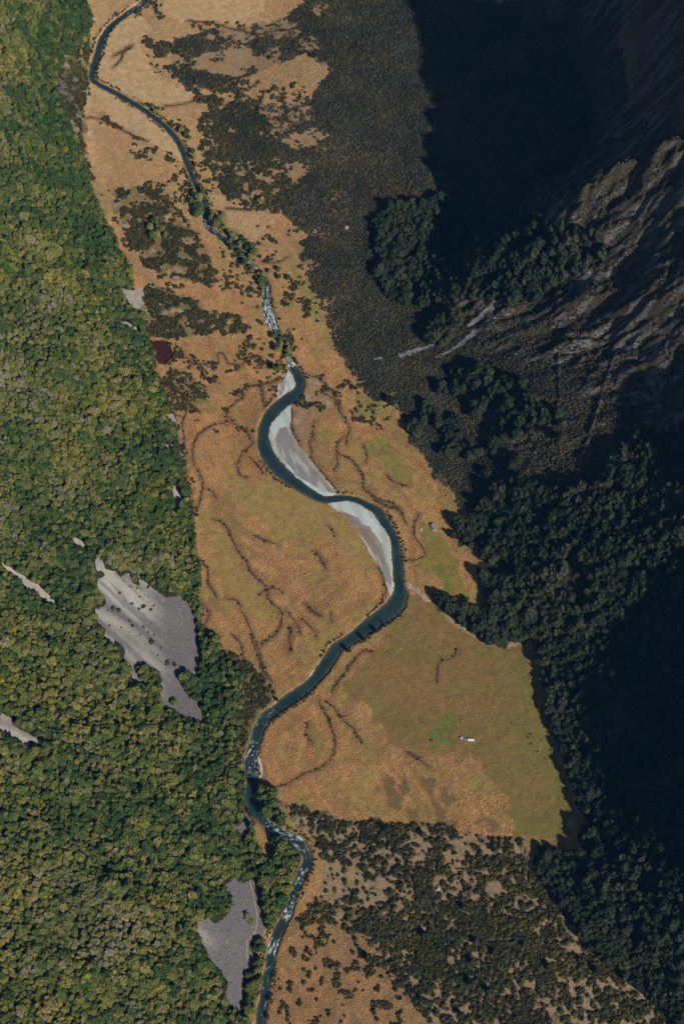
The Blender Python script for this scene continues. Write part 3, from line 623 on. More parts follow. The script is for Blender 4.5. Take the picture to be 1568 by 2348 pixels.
er_ = ramp_node(n, sx.outputs[2], [(.45, (0,0,0)), (1.0, (1,1,1))])
shal = mixn(n, 'MIX', mathn(n, 'MULTIPLY', er_.outputs[0], mathn(n, 'MULTIPLY', wv.outputs[0], 1.3)), wc.outputs[0], (.075,.085,.062))
n.links.new(mixn(n, 'MIX', fr.outputs[0], shal, (.62,.72,.74)), p.inputs['Base Color'])
rr = ramp_node(n, f2, [(.62, (.14,.14,.14)), (.75, (.8,.8,.8))]); n.links.new(rr.outputs[0], p.inputs['Roughness'])
w2 = noise_node(n, 1.1, 3); bump(n, p, w2.outputs[0], .25, .5)
RR = RW.copy(); RR[:, 2] = RR[:, 2]+7
# foam: rapids between two marks of the survey
foam = np.zeros(len(RW)); rv = RW[:, 1]
def yv(v): return to_plane([(700, v)])[0, 1]
for a, b, s in ((470, 560, .55), (560, 690, .8), (675, 760, 1.0), (760, 815, .5), (810, 845, 1.0), (1130, 1142, .1), (1620, 1665, .5), (1690, 1790, .62), (1880, 1960, .75), (1980, 2030, .7), (2030, 2070, .55), (2070, 2110, .9), (2150, 2190, 1.0), (2190, 2348, .4), (0, 30, .5)):
    foam = np.maximum(foam, s*sstep(yv(b)-6, yv(b)+6, rv)*sstep(yv(a)+6, yv(a)-6, rv))
ro = ribbon('river', RR, m_water, z=WATER, attr=foam, cross=13, flow=True)

m_pond = flat_mat('red pond weed', (.050,.016,.013), .5, .4, .3)
def patch(name, P, mtl, space=4.0, lift=.15, jag=1.5, colour=None, z=None, step=3.0):
    """a sheet with the outline P that follows the ground"""
    W = smooth_line(P, step, True)
    W = W+jag*(np.stack([fbm(W[:, 0]/5, W[:, 1]/5, 5, 3), fbm(W[:, 0]/5+9, W[:, 1]/5, 6, 3)], 1)-.5)*2
    keep = [0]
    for i in range(1, len(W)):
        if np.linalg.norm(W[i]-W[keep[-1]]) > .8: keep.append(i)
    W = W[keep]; n = len(W)
    gx, gy = np.meshgrid(np.arange(W[:, 0].min(), W[:, 0].max(), space), np.arange(W[:, 1].min(), W[:, 1].max(), space)); gx = gx.ravel(); gy = gy.ravel()
    m = inside(gx, gy, W); pts = [Vector(w) for w in W]+[Vector((a, b)) for a, b in zip(gx[m], gy[m])]
    vs, es, fs, _, _, _ = delaunay_2d_cdt(pts, [(i, (i+1) % n) for i in range(n)], [list(range(n))], 2, 1e-4)
    V = np.array([[v.x, v.y, 0] for v in vs]); V[:, 2] = z if z is not None else hgt(V[:, 0], V[:, 1])+lift
    me = mesh_from(name, V, fs, [mtl]); o = bpy.data.objects.new(name, me); COL.objects.link(o); o['kind'] = 'structure'
    me.polygons.foreach_set('use_smooth', np.ones(len(me.polygons), bool))
    if colour is not None:
        a = me.color_attributes.new('soil', 'FLOAT_COLOR', 'POINT'); a.data.foreach_set('color', np.column_stack([colour(V[:, 0], V[:, 1]), np.ones(len(V))]).ravel())
    return o
def attr_mat(name, sp=1.4, amt=.7, bd=.5, lo=.55, hi=1.35, rough=.9):
    m, n, p = mat(name, rough); a = n.nodes.new('ShaderNodeAttribute'); a.attribute_name = 'soil'
    t = noise_node(n, sp, 5, .75); r = ramp_node(n, t.outputs[0], [(.32, (lo,)*3), (.68, (hi,)*3)])
    n.links.new(mixn(n, 'MULTIPLY', amt, a.outputs['Color'], r.outputs[0]), p.inputs['Base Color']); bump(n, p, t.outputs[0], bd)
    return m
m_gravel = attr_mat('river gravel', .8, .8, .3, .65, 1.25); m_scree = attr_mat('scree rubble', .8, .8, .9, .5, 1.45)
GREYZ = [to_plane(sA([(285,830),(330,740),(375,715),(415,720),(435,850),(520,1000),(640,1130),(760,1270),(840,1362),(730,1350),(600,1262),(480,1180),(380,1090),(310,1000),(265,900)])), to_plane(sB([(330,205),(430,235),(560,300),(640,380),(720,470),(790,570),(830,680),(845,800),(862,900),(850,1000),(800,860),(700,690),(570,470),(440,310)])), to_plane(sA([(290,480),(300,340),(350,250),(390,300),(360,380)]))]
BRNZ = [to_plane(sA([(425,690),(440,740),(500,860),(590,990),(700,1150),(790,1270),(880,1380),(780,1330),(660,1190),(560,1080),(480,960),(420,840)])), to_plane(sB([(360,225),(430,235),(500,290),(560,330),(640,420),(700,500),(760,600),(800,700),(790,760),(700,640),(640,560),(560,440),(460,330)]))]
def gravel_col(x, y):
    w1 = x+7*(fbm(x/9, y/18, 101, 3)-.5); w2 = y+7*(fbm(x/9+5, y/18, 102, 3)-.5)
    t = np.zeros(len(x)); e = np.zeros(len(x))
    for P in GREYZ: t = np.maximum(t, inside(w1, w2, P)*.9)
    for P in BRNZ: e = np.maximum(e, inside(w1, w2, P)*.85)
    q = (x+y*.35)/np.hypot(1, .35); r = (y-x*.35)
    s = sstep(.50, .62, fbm(q/6, r/45, 103, 4)); t = np.clip(t*(1-.55*s)+.25*s*(1-t), 0, 1)[:, None]; e = (e*(.6+.5*fbm(q/8, r/30, 105, 3)))[:, None].clip(0, 1)
    a = C3(.50,.585,.575)*(1-t)+C3(.215,.20,.215)*t; a = a*(1-e)+C3(.24,.17,.115)*e
    st = sstep(.60, .66, fbm(q/4, r/26, 104, 3))[:, None]; return a*(1-.4*st)+C3(.30,.30,.17)*.4*st
for k, W in BARW.items():
    patch('gravel_bar', W, m_gravel, 1.6, .10, .8, gravel_col)
def bed_col(x, y): return np.tile(C3(.36,.36,.33), (len(x), 1))*(0.7+.6*fbm(x/4, y/4, 110, 2))[:, None]
patch('stream_bed', to_plane(sB([(960,900),(1040,925),(1100,955),(1170,1015),(1235,1100),(1190,1095),(1120,1025),(1050,975),(970,1000)])), m_gravel, 3, .1, 1.5, bed_col)
POND = unproject(s3([(685,385),(770,385),(785,410),(797,450),(765,492),(725,482),(700,440)]))
patch('pond', POND, m_pond, 4, .25, 1.5)

# ditches and creeks of the flats: brown strips with the grass shadow painted in
m_ditch = flat_mat('shaded ditch brown', (.085,.060,.038), .8, .6, .35, bmp=.3)
DW = []
for L in ditches:
    W = unproject(L); w = random.uniform(1.7, 2.9); W = smooth_line(np.column_stack([W, np.full(len(W), w)]), 3)
    W[:, :2] += 1.6*(np.stack([fbm(W[:, 0]/9, W[:, 1]/9, 7, 3), fbm(W[:, 0]/9+4, W[:, 1]/9, 8, 3)], 1)-.5)*2
    W[:, 2] *= sstep(0, 4, np.minimum(np.arange(len(W)), np.arange(len(W))[::-1])+1.0)*.8+.2
    W[:, 2] *= (.8+1.1*sstep(.3, .8, vnoise(np.arange(len(W))*.21+len(DW)*50, np.zeros(len(W))+.5, 3)))
    DW.append(W); ribbon('creek', W, m_ditch, lift=.18, wob=.7)
# narrow worn tracks
m_track = flat_mat('worn track', (.30,.24,.16), .9, .3, .8)
for L in (s1([(425,700),(420,740),(405,795)]), s3([(600,10),(650,60),(720,100)]), sB([(100,270),(250,400),(400,520),(480,620),(540,700)]), s7([(1145,520),(1165,600),(1180,690),(1170,760),(1135,800),(1135,880)])):
    W = unproject(L); ribbon('track', smooth_line(np.column_stack([W, np.full(len(W), 1.3)]), 3), m_track, lift=.5 if L[0][1] > 1900 else .22, wob=.4)

# ------------------------------------------------------------------ scree and slips
screes = [sG([(240,375),(270,440),(330,545),(430,590),(500,655),(520,605),(575,605),(600,690),(690,740),(680,660),(760,700),(880,790),(940,825),(1010,825),(1100,820),(1160,860),(1220,930),(1260,1050),(1290,1150),(1300,1270),(1285,1330),(1310,1430),(1320,1550),(1290,1670),(1200,1635),(1100,1630),(1110,1740),(1170,1840),(1240,1920),(1290,1930),(1320,2030),(1370,2170),(1270,2160),(1150,2100),(1050,2050),(960,2010),(900,1930),(920,1830),(900,1690),(850,1600),(760,1550),(690,1530),(620,1570),(650,1640),(700,1690),(740,1790),(700,1770),(620,1740),(600,1840),(560,1800),(590,1690),(620,1610),(560,1540),(500,1470),(520,1350),(440,1340),(370,1290),(300,1180),(260,1100),(210,1030),(190,950),(280,890),(310,830),(230,740),(225,660),(300,620),(230,560),(215,440)]),
 s7([(1030,545),(1075,510),(1110,530),(1165,517),(1185,560),(1190,620),(1205,700),(1210,740),(1190,790),(1150,805),(1155,850),(1165,880),(1155,935),(1125,920),(1120,1000),(1120,1070),(1095,1120),(1060,1090),(1025,1040),(1045,1000),(1025,960),(1010,930),(970,900),(955,850),(920,790),(900,725),(940,700),(1000,710),(1045,675),(1070,650),(1060,590)]),
 sD([(235,440),(270,510),(300,560),(305,600),(275,640),(245,730),(190,680),(100,635),(140,615),(190,635),(215,590),(245,550)]),
 s5([(0,228),(60,262),(110,290),(170,330),(220,370),(250,410),(258,437),(220,405),(170,372),(130,345),(80,302),(20,257)]),
 s5([(-10,925),(40,930),(62,965),(110,1000),(150,1025),(200,1045),(232,1070),(190,1072),(140,1050),(133,1090),(90,1060),(40,1020),(-10,990)]),
 s5([(333,125),(370,135),(400,160),(398,185),(360,165),(340,145)]),
 s3([(553,142),(600,152),(660,140),(655,190),(645,235),(630,250),(600,220),(575,180)]), s3([(548,290),(590,303),(625,322),(640,355),(610,338),(565,312)]),
 s3([(763,715),(795,720),(805,760),(780,745)]), s3([(760,860),(795,862),(795,882),(765,878)]), s3([(790,1050),(830,1060),(835,1100),(815,1180),(800,1120)]),
 s4([(570,325),(650,260),(720,215),(738,225),(700,258),(640,297),(580,332)]), s4([(255,448),(330,422),(410,400),(480,377),(490,387),(420,412),(340,442),(270,465)]), s4([(420,462),(480,435),(540,395),(600,350),(690,290),(704,300),(640,349),(560,404),(490,445),(440,470)]), s4([(140,465),(185,458),(185,466),(150,475)]), s4([(858,118),(885,85),(905,72),(900,90),(870,122)])]
def scree_col(x, y):
    u = (x*.80+y*-.60); v_ = (x*.60+y*.80)     # u down the slope, v_ across
    s = fbm(u/110, v_/7, 120, 4); low = sstep(35, 70, -ramp(x, y, LF, 0)-8*(fbm(x/20, y/20, 121, 2)-.5))[:, None]
    a = C3(.150,.143,.152)*(1-low)+C3(.185,.182,.188)*low
    t = (sstep(.47, .56, s)*(.55+.6*fbm(u/14, v_/3.5, 124, 2)))[:, None]*low; a = a*(1-t*.8)+C3(.36,.36,.32)*t*.8
    t2 = (sstep(.55, .7, fbm(u/60, v_/6, 122, 3)))[:, None]*low*.5; return a*(1-t2)+C3(.24,.22,.20)*t2
SW = [unproject(P) for P in screes]
zs_names = []
for k, W in enumerate(SW):
    col = scree_col if k < 3 else (lambda x, y, k=k: np.tile(C3(.42,.39,.35) if k in (3, 4, 5) else (C3(.36,.33,.31) if k < 11 else C3(.22,.22,.23)), (len(x), 1))*(0.75+.5*fbm(x/6, y/6, 123, 3))[:, None])
    o = patch('scree', W, m_scree, 2.4 if k < 3 else 3.0, .45, 4.5 if k < 3 else 2.5, col); Z['scree%d' % k] = W
def not_scree(x, y, grow=0.0):
    m = np.ones(len(x), bool)
    for W in SW:
        q = inside(x, y, W)
        if grow:
            d, _, _ = dist_line(x, y, np.vstack([W, W[:1]]), 12); q |= d < grow
        m &= ~q
    return m
for k in range(3):
    W = SW[k]; gx, gy = jitter_grid(W[:, 0].min(), W[:, 0].max(), W[:, 1].min(), W[:, 1].max(), 1.9 if k == 0 else 1.7)
    low = -ramp(gx, gy, LF, 0)
    m = inside(gx, gy, W) & (rng.random(len(gx)) < (np.where(low < 55+10*rng.normal(size=len(gx)), .5, .07) if k == 0 else .4)); gx, gy = gx[m], gy[m]
    scatter('scree_stones', gx, gy, hgt(gx, gy)+.5, rng.lognormal(-.55, .45, len(gx)).clip(.3, 1.7), rng.random(len(gx)), src_stone, .6, 'loose grey stones lying over the scree')

# ------------------------------------------------------------------ forests
def in_view(x, y, z, m=1.0):
    v = np.stack([x-CAMP[0], y-CAMP[1], z-CAMP[2]], 1)
    d = v[:, 1]*CP-v[:, 2]*SP; u = v[:, 1]*SP+v[:, 2]*CP
    return (np.abs(v[:, 0]/d) < TH*1568/2348*m) & (np.abs(u/d) < TH*m), d
def tag(o, label=None, cat=None, group=None, kind=None):
    for k, v in (('label', label), ('category', cat), ('group', group), ('kind', kind)):
        if v: o[k] = v
    return o
def obj(name, me, parent=None, loc=(0, 0, 0)):
    o = bpy.data.objects.new(name, me); COL.objects.link(o)
    if parent: o.parent = parent
    o.location = loc; return o
def copy_tree(root):
    r = root.copy(); COL.objects.link(r)
    for ch in root.children:
        c = ch.copy(); COL.objects.link(c); c.parent = r
        for g in ch.children:
            d = g.copy(); COL.objects.link(d); d.parent = c
    return r
def proto(name, seed, lm, kw, trunk_r=.3):
    V, F = crown_geo(seed, **kw); cm = mesh_from(name+'_crown', V, F, [lm])
    V2, F2 = trunk_geo(kw.get('top', 13)*.72, trunk_r, seed); tm = mesh_from(name+'_trunk', V2, F2, [m_bark])
    e = obj(name, None); obj('trunk', tm, e); obj('crown', cm, e); return e
def place(protos, used, x, y, s, label, cat, group, sink=0.0, rz=None, zs=1.0):
    k = random.randrange(len(protos)); p = protos[k]
    o = p if not used.get(id(protos), set()).__contains__(k) else copy_tree(p)
    used.setdefault(id(protos), set()).add(k)
    o.location = (x, y, float(hgt(x, y))-sink); o.rotation_euler = (0, 0, random.uniform(0, 6.28) if rz is None else rz); o.scale = (s, s, s*zs)
    tag(o, label, cat, group); return o
USED = {}
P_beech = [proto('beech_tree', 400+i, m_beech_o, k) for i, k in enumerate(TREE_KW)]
P_dark = [proto('mountain_beech_tree', 420+i, m_shaded_o, k) for i, k in enumerate(TREE_KW)]
P_lone = [proto('riverside_tree', 440+i, m_beech_o, k) for i, k in enumerate([dict(r=4.4, top=11, low=1.5), dict(r=3.8, top=12, low=1.0, squash=.8), dict(r=5.0, top=10, low=1.5)])]
P_spire = [proto('spire_tree', 450+i, m_shaded_o, dict(r=2.0, top=13, low=1.0), .2) for i in range(2)]

def forest(x, y, s, protos, sources, cat, labels, group, name, slab, n_single=300, tb=None):
    z = hgt(x, y); v, d = in_view(x, y, z+8, .985)
    score = np.where(v, s/d, 0); o = np.argsort(-score); single = np.zeros(len(x), bool); single[o[:n_single]] = True
    for i in np.nonzero(single)[0]:
        place(protos, USED, x[i], y[i], s[i], labels, cat, group, .4)
    q = ~single; t = np.clip(.5+(0 if tb is None else tb[q])+1.2*(fbm(x[q]/45, y[q]/45, 130, 3)-.5)+rng.normal(0, .30, q.sum()), 0, 1)
    scatter(name, x[q], y[q], z[q]-.4, s[q], t, sources, .06, slab, zs=rng.uniform(.8, 1.25, q.sum()))
gx, gy = jitter_grid(-545, 175, -720, 990, 4.9)
slip = fbm(gx/25, gy/25, 140, 3)
m = (zin('left_forest', gx, gy, 5) | ((gx < -300) & (gx < np.interp(gy, LF[0], LF[1])-120))) & not_scree(gx, gy, 2.6) & ~zin('rockleft', gx, gy) & (attrs_at(gx, gy) > 2.5)
m &= ~(zin('rocktop', gx, gy)); gx, gy = gx[m], gy[m]
s = (.60+.75*fbm(gx/30, gy/30, 141, 3))*rng.uniform(.72, 1.22, len(gx)); s *= .73-.08*sstep(30, 0, -ramp(gx, gy, LF, 0))
FT = -.30*sstep(110, 30, -ramp(gx, gy, LF, 0)+30*(fbm(gx/40, gy/60, 142, 3)-.5))  # foot band: shading of the turning slope put into a darker crown tint
forest(gx, gy, s, P_beech, src_beech, 'tree', 'sunlit olive green beech tree in the closed forest on the lower left hillside', 'beech trees of the lower left hillside nearest the viewer', 'beech_forest', 'dense sunlit beech forest covering the left hillside', tb=FT)
# bright understorey fills the gaps so that only deep ones go dark
gx, gy = jitter_grid(-545, 175, -720, 990, 5.6); m = zin('left_forest', gx, gy, 4) & not_scree(gx, gy, 1.0) & (attrs_at(gx, gy) > 2) & (rng.random(len(gx)) < .8)
gx, gy = gx[m], gy[m]; scatter('forest_understorey', gx, gy, hgt(gx, gy)-.3, rng.uniform(1.8, 3.4, len(gx)), rng.random(len(gx)), src_shrub, .1, 'low green bushes between the trees of the hillside forest', zs=rng.uniform(.8, 1.6, len(gx)))
# right-hand forests, in the shade of the mountain
gx, gy = jitter_grid(-60, 700, -720, 640, 4.9)
m = zin('right_forest', gx, gy, 4) | zin('fanwood', gx, gy, 4) | zin('fanwood2', gx, gy, 3) | (zin('slope_groves', gx, gy, 8) & (fbm(gx/18, gy/18, 150, 2) > .60))
m &= not_scree(gx, gy, 1.5) & (attrs_at(gx, gy) > 4); m &= ~(fbm(gx/25, gy/25, 152, 3) > .70)
gx, gy = gx[m], gy[m]; s = .80*(.65+.75*fbm(gx/35, gy/35, 151, 3))*rng.uniform(.75, 1.2, len(gx))
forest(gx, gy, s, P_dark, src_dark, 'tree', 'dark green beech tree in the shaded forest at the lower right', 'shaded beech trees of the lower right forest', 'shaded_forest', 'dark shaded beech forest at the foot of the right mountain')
# riverside woods (part of the forest mass)
gx, gy = jitter_grid(-250, 260, -720, 560, 5.6)
m = (zin('island_wood', gx, gy, 3) | zin('near_bank_wood', gx, gy, 2) | zin('river_wood', gx, gy, 3)) & (attrs_at(gx, gy) > 2.0) & not_scree(gx, gy, 3) & ~inside(gx, gy, Z['left_forest'])
sp = zin('island_wood', gx, gy, 3) & (gx > np.median(Z['island_wood'][:, 0])+18) ; gx, gy = gx[m], gy[m]
scatter('riverside_wood', gx, gy, hgt(gx, gy)-.3, rng.uniform(.5, 1.0, len(gx)), rng.random(len(gx))*.7, src_beech, .08, 'dark broadleaf wood crowding the river bank')
for k, nm in enumerate(('bush_grove',)):
    gx, gy = jitter_grid(-400, 100, 300, 960, 4.2); m = zin(nm, gx, gy, 12) & (fbm(gx/16, gy/16, 155, 2) > .42) & (attrs_at(gx, gy) > 2)
    gx, gy = gx[m], gy[m]; scatter('bush_thicket', gx, gy, hgt(gx, gy)-.2, rng.uniform(1.5, 3.3, len(gx)), rng.random(len(gx)), src_shrub, .1, 'dark thicket of bushes beside the upper river flats')

# ------------------------------------------------------------------ scrub
P_shrub = []
for i in range(4):
    o = obj('shrub', bush_mesh('single_shrub_mesh', 460+i, m_shrub_o, 60, 2)); P_shrub.append(o)
US = set()
def put_shrub(x, y, s, label, group, zs=1.0):
    k = random.randrange(4); o = P_shrub[k] if k not in US else P_shrub[k].copy()
    if k in US: COL.objects.link(o)
    US.add(k); o.location = (x, y, float(hgt(x, y))-.15); o.rotation_euler = (0, 0, random.uniform(0, 6.28)); o.scale = (s, s, s*zs)
    tag(o, label, 'shrub', group); return o
gx, gy = jitter_grid(-60, 480, -720, 130, 2.6)
m = zin('low_scrub', gx, gy, 5) & (attrs_at(gx, gy) > 3)
den = fbm(gx/4.5, gy/4.5, 64, 3)*.7+fbm(gx/26, gy/26, 66, 2)*.3; den2 = fbm(gx/60, gy/60, 65, 3)
m &= (den+.30*(den2-.5) < .535+.05*sstep(-420, -260, gy+.25*gx)); edge = fbm(gx/20, gy/20, 160, 3); gx, gy, den = gx[m], gy[m], den[m]
s = rng.uniform(1.0, 2.3, len(gx))*(1.2-.35*(den > .48))
k_ = ~zin('clearing', gx, gy, 4) | (rng.random(len(gx)) < .12); gx, gy, den, s = gx[k_], gy[k_], den[k_], s[k_]
z = hgt(gx, gy); v, d = in_view(gx, gy, z, .985); o_ = np.argsort(-np.where(v, s/d, 0)); sg = np.zeros(len(gx), bool); sg[o_[:250]] = True
for i in np.nonzero(sg)[0]: put_shrub(gx[i], gy[i], s[i], 'olive brown shrub in the thick scrub at the bottom of the valley', 'scrub bushes nearest the viewer at the bottom of the valley', random.uniform(.8, 1.3))
scatter('valley_scrub', gx[~sg], gy[~sg], z[~sg]-.1, s[~sg], rng.random((~sg).sum()), src_shrub, .1, 'olive brown scrub with pale gaps at the bottom of the valley', zs=rng.uniform(.7, 1.3, (~sg).sum()))
gx, gy = jitter_grid(-260, 640, -420, 960, 2.7)
ff = zin('fan', gx, gy, 10); hill = (ramp(gx, gy, F2, 0) > 10); bad = zin('right_forest', gx, gy, 0) | zin('fanwood', gx, gy, 0) | zin('low_scrub', gx, gy, 0) | zin('plain', gx, gy, 0)
st = hgt(gx+3, gy)-hgt(gx-3, gy)
open_ = fbm(gx/45, gy/30, 62, 4)+.22*(fbm(gx/9, gy/9, 161, 3)-.5)+.16*sstep(60, -60, gx)-.05+rng.normal(0, .035, len(gx))
lim = .66+.6*sstep(-60, 60, gx)+.3*sstep(250,100,gy)
m = (ff | hill) & ~bad & not_scree(gx, gy, 0) & (open_ < lim) & (st < 6*2.2) & (rng.random(len(gx)) < 1.0-.80*sstep(4.2, 6.5, st+2.0*(fbm(gx/14, gy/14, 163, 3)-.5))) & (attrs_at(gx, gy) > 3)
m &= ~(zin('shortF', gx, gy, 6) & (rng.random(len(gx)) < .9)) & ~(zin('shortG', gx, gy, 6) & (rng.random(len(gx)) < .9)) & ~zin('shortE', gx, gy, 6) & ~zin('shortH', gx, gy, 6) & ~zin('greenA', gx, gy, 3) & ~zin('greenB', gx, gy, 3) & ~zin('greenC', gx, gy, 3) & ~zin('hutmeadow', gx, gy, 2)
gx, gy = gx[m], gy[m]
scatter('fan_scrub', gx, gy, hgt(gx, gy)-.1, rng.uniform(.9, 1.9, len(gx))*(1-.45*sstep(4, 6.5, (hgt(gx+3, gy)-hgt(gx-3, gy)))), np.clip(fbm(gx/25, gy/25, 162, 3)*.9+rng.normal(0, .25, len(gx)), 0, 1), src_fan, .1, 'grey green scrub over the fans and slopes right of the river')
gx, gy = jitter_grid(-520, 120, -700, 960, 2.6)
floor_ = (gx > np.interp(gy, LF[0], LF[1])+4)
mot = fbm(gx/38, gy/38, 168, 3); mot2 = fbm(gx/8, gy/8, 169, 3)
m = (zin('mid_scrub', gx, gy, 7) & (fbm(gx/13, gy/13, 165, 3) < .56)) | (zin('mid_scrub2', gx, gy, 6) & (fbm(gx/9, gy/9, 166, 3) < .55)) | (zin('mid_scrub3', gx, gy, 6) & (rng.random(len(gx)) < .45)) | (zin('left_scrub', gx, gy, 6) & (fbm(gx/9, gy/9, 167, 3) < .57)) | (zin('rocktop', gx, gy, 6) & (fbm(gx/6, gy/6, 167, 3) < .45)) | (zin('rvscrub', gx, gy, 8) & (mot2 < .56)) | (zin('islandscrub', gx, gy, 5) & (mot2 < .60)) | (zin('lowflat', gx, gy, 6) & (mot2 > .66))
for W in BARW.values(): floor_ &= ~inside(gx, gy, W)
m |= floor_ & ~zin('shortC', gx, gy, 3) & ~zin('shortD', gx, gy, 3) & ~zin('shortE', gx, gy, 3) & ~zin('shortH', gx, gy, 3) & ~inside(gx, gy, POND) & (gy > 95+40*mot2) & (mot > .55) & (mot2 > .52) & (rng.random(len(gx)) < .55)
m &= not_scree(gx, gy, 0) & (attrs_at(gx, gy) > 3); gx, gy = gx[m], gy[m]
scatter('flats_scrub', gx, gy, hgt(gx, gy)-.1, rng.uniform(1.0, 2.3, len(gx)), rng.random(len(gx)), src_shrub, .1, 'olive scrub between pale rocks on the left side of the flats')
gx, gy = jitter_grid(60, 260, -330, -60, 2.6); m = zin('bracken', gx, gy, 14) & (rng.random(len(gx)) < .35); gx, gy = gx[m], gy[m]
scatter('bracken', gx, gy, hgt(gx, gy)-.1, rng.uniform(.5, 1.2, len(gx)), rng.random(len(gx)), src_fan, .1, 'brown bracken patch on the lower edge of the meadow')
# bushes lining the creeks and the river banks
bx, by = [], []
for W in DW:
    T = np.gradient(W[:, :2], axis=0); T /= np.linalg.norm(T, axis=1)[:, None]+1e-9
    for i in range(len(W)):
        if random.random() < .30: o = random.choice((-1, 1))*random.uniform(.9, 1.9); bx.append(W[i, 0]-T[i, 1]*o); by.append(W[i, 1]+T[i, 0]*o)
for i in range(0, len(RW)):
    T = RW[min(i+1, len(RW)-1), :2]-RW[max(i-1, 0), :2]; T = T/(np.linalg.norm(T)+1e-9)
    for sd in (-1, 1):
        for _ in range(3):
            if vnoise(np.array([i*.13+sd*40]), np.array([3.3]), 9)[0] > .50:
                o = sd*(RW[i, 2]/2+random.uniform(2.0, 5.0)); bx.append(RW[i, 0]-T[1]*o+random.uniform(-2, 2)); by.append(RW[i, 1]+T[0]*o+random.uniform(-2, 2))
bx, by = np.array(bx), np.array(by); m = attrs_at(bx, by) > 1.8
for W in BARW.values(): m &= ~inside(bx, by, W)
bx, by = bx[m], by[m]
scatter('bank_bushes', bx, by, hgt(bx, by)-.1, rng.uniform(.6, 1.5, len(bx)), rng.random(len(bx))*.6, src_shrub, .1, 'small dark bushes along the creeks and river banks')
# tussock grass
gx, gy = jitter_grid(-360, 330, -700, 960, 1.75)
i_ = np.clip(((gx-GX[0])/STEP).astype(int), 0, nx-1); 
ix = np.clip(np.searchsorted(GX, gx), 0, nx-1); iy = np.clip(np.searchsorted(GY, gy), 0, ny-1)
tv = tus.reshape(ny, nx)[iy, ix]; lv = lft.reshape(ny, nx)[iy, ix]
m = (lv < 0) & (rng.random(len(gx)) < tv*.85) & (attrs_at(gx, gy) > 1.8)
for W in BARW.values(): m &= ~inside(gx, gy, W)
gx, gy = gx[m], gy[m]; m = ~inside(gx, gy, POND)
for W in DW:
    m &= dist_line(gx, gy, W, 8)[0] > .8
gx, gy = gx[m], gy[m]
scatter('tussock_grass', gx, gy, hgt(gx, gy)-.05, rng.uniform(.45, 1.15, len(gx))*(.75+.5*fbm(gx/12, gy/12, 180, 2)), np.clip(rng.normal(.42, .2, len(gx)), 0, 1), src_tuft, .15, 'orange tussock grass covering the valley flats', zs=rng.uniform(.8, 1.3, len(gx)))

# ------------------------------------------------------------------ single trees and shrubs, each where it stands
def W1(pts): return unproject([(p[0], p[1]) for p in pts])
def trees(pts, protos, s0, s1, label, group, cat='tree', zs=1.0):
    for x, y in W1(pts): place(protos, USED, x, y, random.uniform(s0, s1), label, cat, group, .3, zs=zs)
trees(sE([(40,60),(90,90),(60,150),(100,190),(40,210),(110,240),(70,280),(130,20)]), P_lone, .8, 1.1, 'dark bushy tree in the row left of the upper rapids', 'trees along the left bank of the upper rapids')
trees(sE([(240,270),(230,330),(330,350),(350,400),(370,440),(290,400),(440,500),(490,540),(580,560),(620,610),(560,620),(640,660),(700,660),(720,720),(680,760)]), P_lone, .8, 1.15, 'dark bushy tree in the row right of the upper rapids', 'trees along the right bank of the upper rapids')
trees(sE([(430,600),(470,650),(540,690),(570,740),(610,830),(670,870),(690,890),(760,950),(820,950),(820,1010),(800,1080),(820,1150),(770,1040)]), P_lone, .6, .95, 'small dark tree hugging the narrow middle rapids', 'trees along the middle rapids')
trees(sE([(950,1680),(1030,1700),(980,1800),(1000,1840),(1090,1760),(1110,1830),(1090,1890),(1040,1740)]), P_lone, .8, 1.1, 'dark tree in the cluster just above the first gravel bar', 'trees above the first gravel bar')
trees(sE([(985,2060)]), P_lone, 1.35, 1.36, 'large rounded dark tree standing alone left of the first gravel bar', None)
trees(sE([(370,290)]), P_lone, .8, .81, 'small round tree apart from its row, on pale grass right of the upper rapids', None)
trees(sE([(800,130)]), P_lone, .95, .96, 'rounded dark tree beside the orange patch on the upper fan', None)
trees(sE([(1000,910),(1010,1000),(1110,1000),(900,930)]), P_lone, .55, .75, 'small dark tree on the orange grass right of the middle rapids', 'small trees right of the middle rapids')
trees(s1([(700,495),(730,505),(715,515),(830,600),(855,625),(870,640),(885,700),(890,730),(900,760)]), P_lone, .6, .9, 'dark tree on the right bank of the bend above the pale flats', 'trees at the bend above the pale flats')
trees(s1([(890,890),(905,920),(880,930),(910,960),(895,980)]), P_lone, .7, 1.0, 'dark tree in the strip left of the bend', 'trees left of the river bend')
trees(s1([(390,190),(400,230),(385,300),(410,170),(375,250)]), P_lone, .7, .9, 'dark tree between hillside and the uppermost river bend', 'trees at the uppermost river bend')
trees(s1([(710,1020),(690,1050),(730,1050),(720,1080),(745,1060),(700,1085),(760,1085)]), P_lone, .8, 1.05, 'dark tree of the clump among the rocky scrub on the left flats', 'clump of trees in the rocky scrub')
trees(sB([(800,1315),(735,1385),(720,1395),(615,1460),(450,1575)]), P_spire, .38, .72, 'narrow pointed tree on the river bank throwing its shadow on the water', 'pointed trees beside the lower bend')
trees(sC([(1390,160),(1250,270)]), P_spire, .7, .8, 'narrow pointed tree on the bank downstream of the big bend', 'pointed trees downstream of the big bend')
trees(s6([(895,690)]), P_lone, .75, .76, 'lone round tree at the right edge of the meadow below the wood', None)
trees(s6([(560,140),(545,90),(510,120),(575,100),(530,60),(595,60)]), P_dark, .8, 1.05, 'broad dark tree of the grove behind the hut', 'grove behind the hut')
trees(s6([(440,400),(470,420),(500,440),(540,440),(560,470),(600,500),(540,500),(610,560),(570,410),(640,540),(640,580),(690,585),(740,590),(780,575),(810,570)]), P_dark, .55, .85, 'dark tree of the wood along the stream above the big meadow', 'trees of the wood above the big meadow')
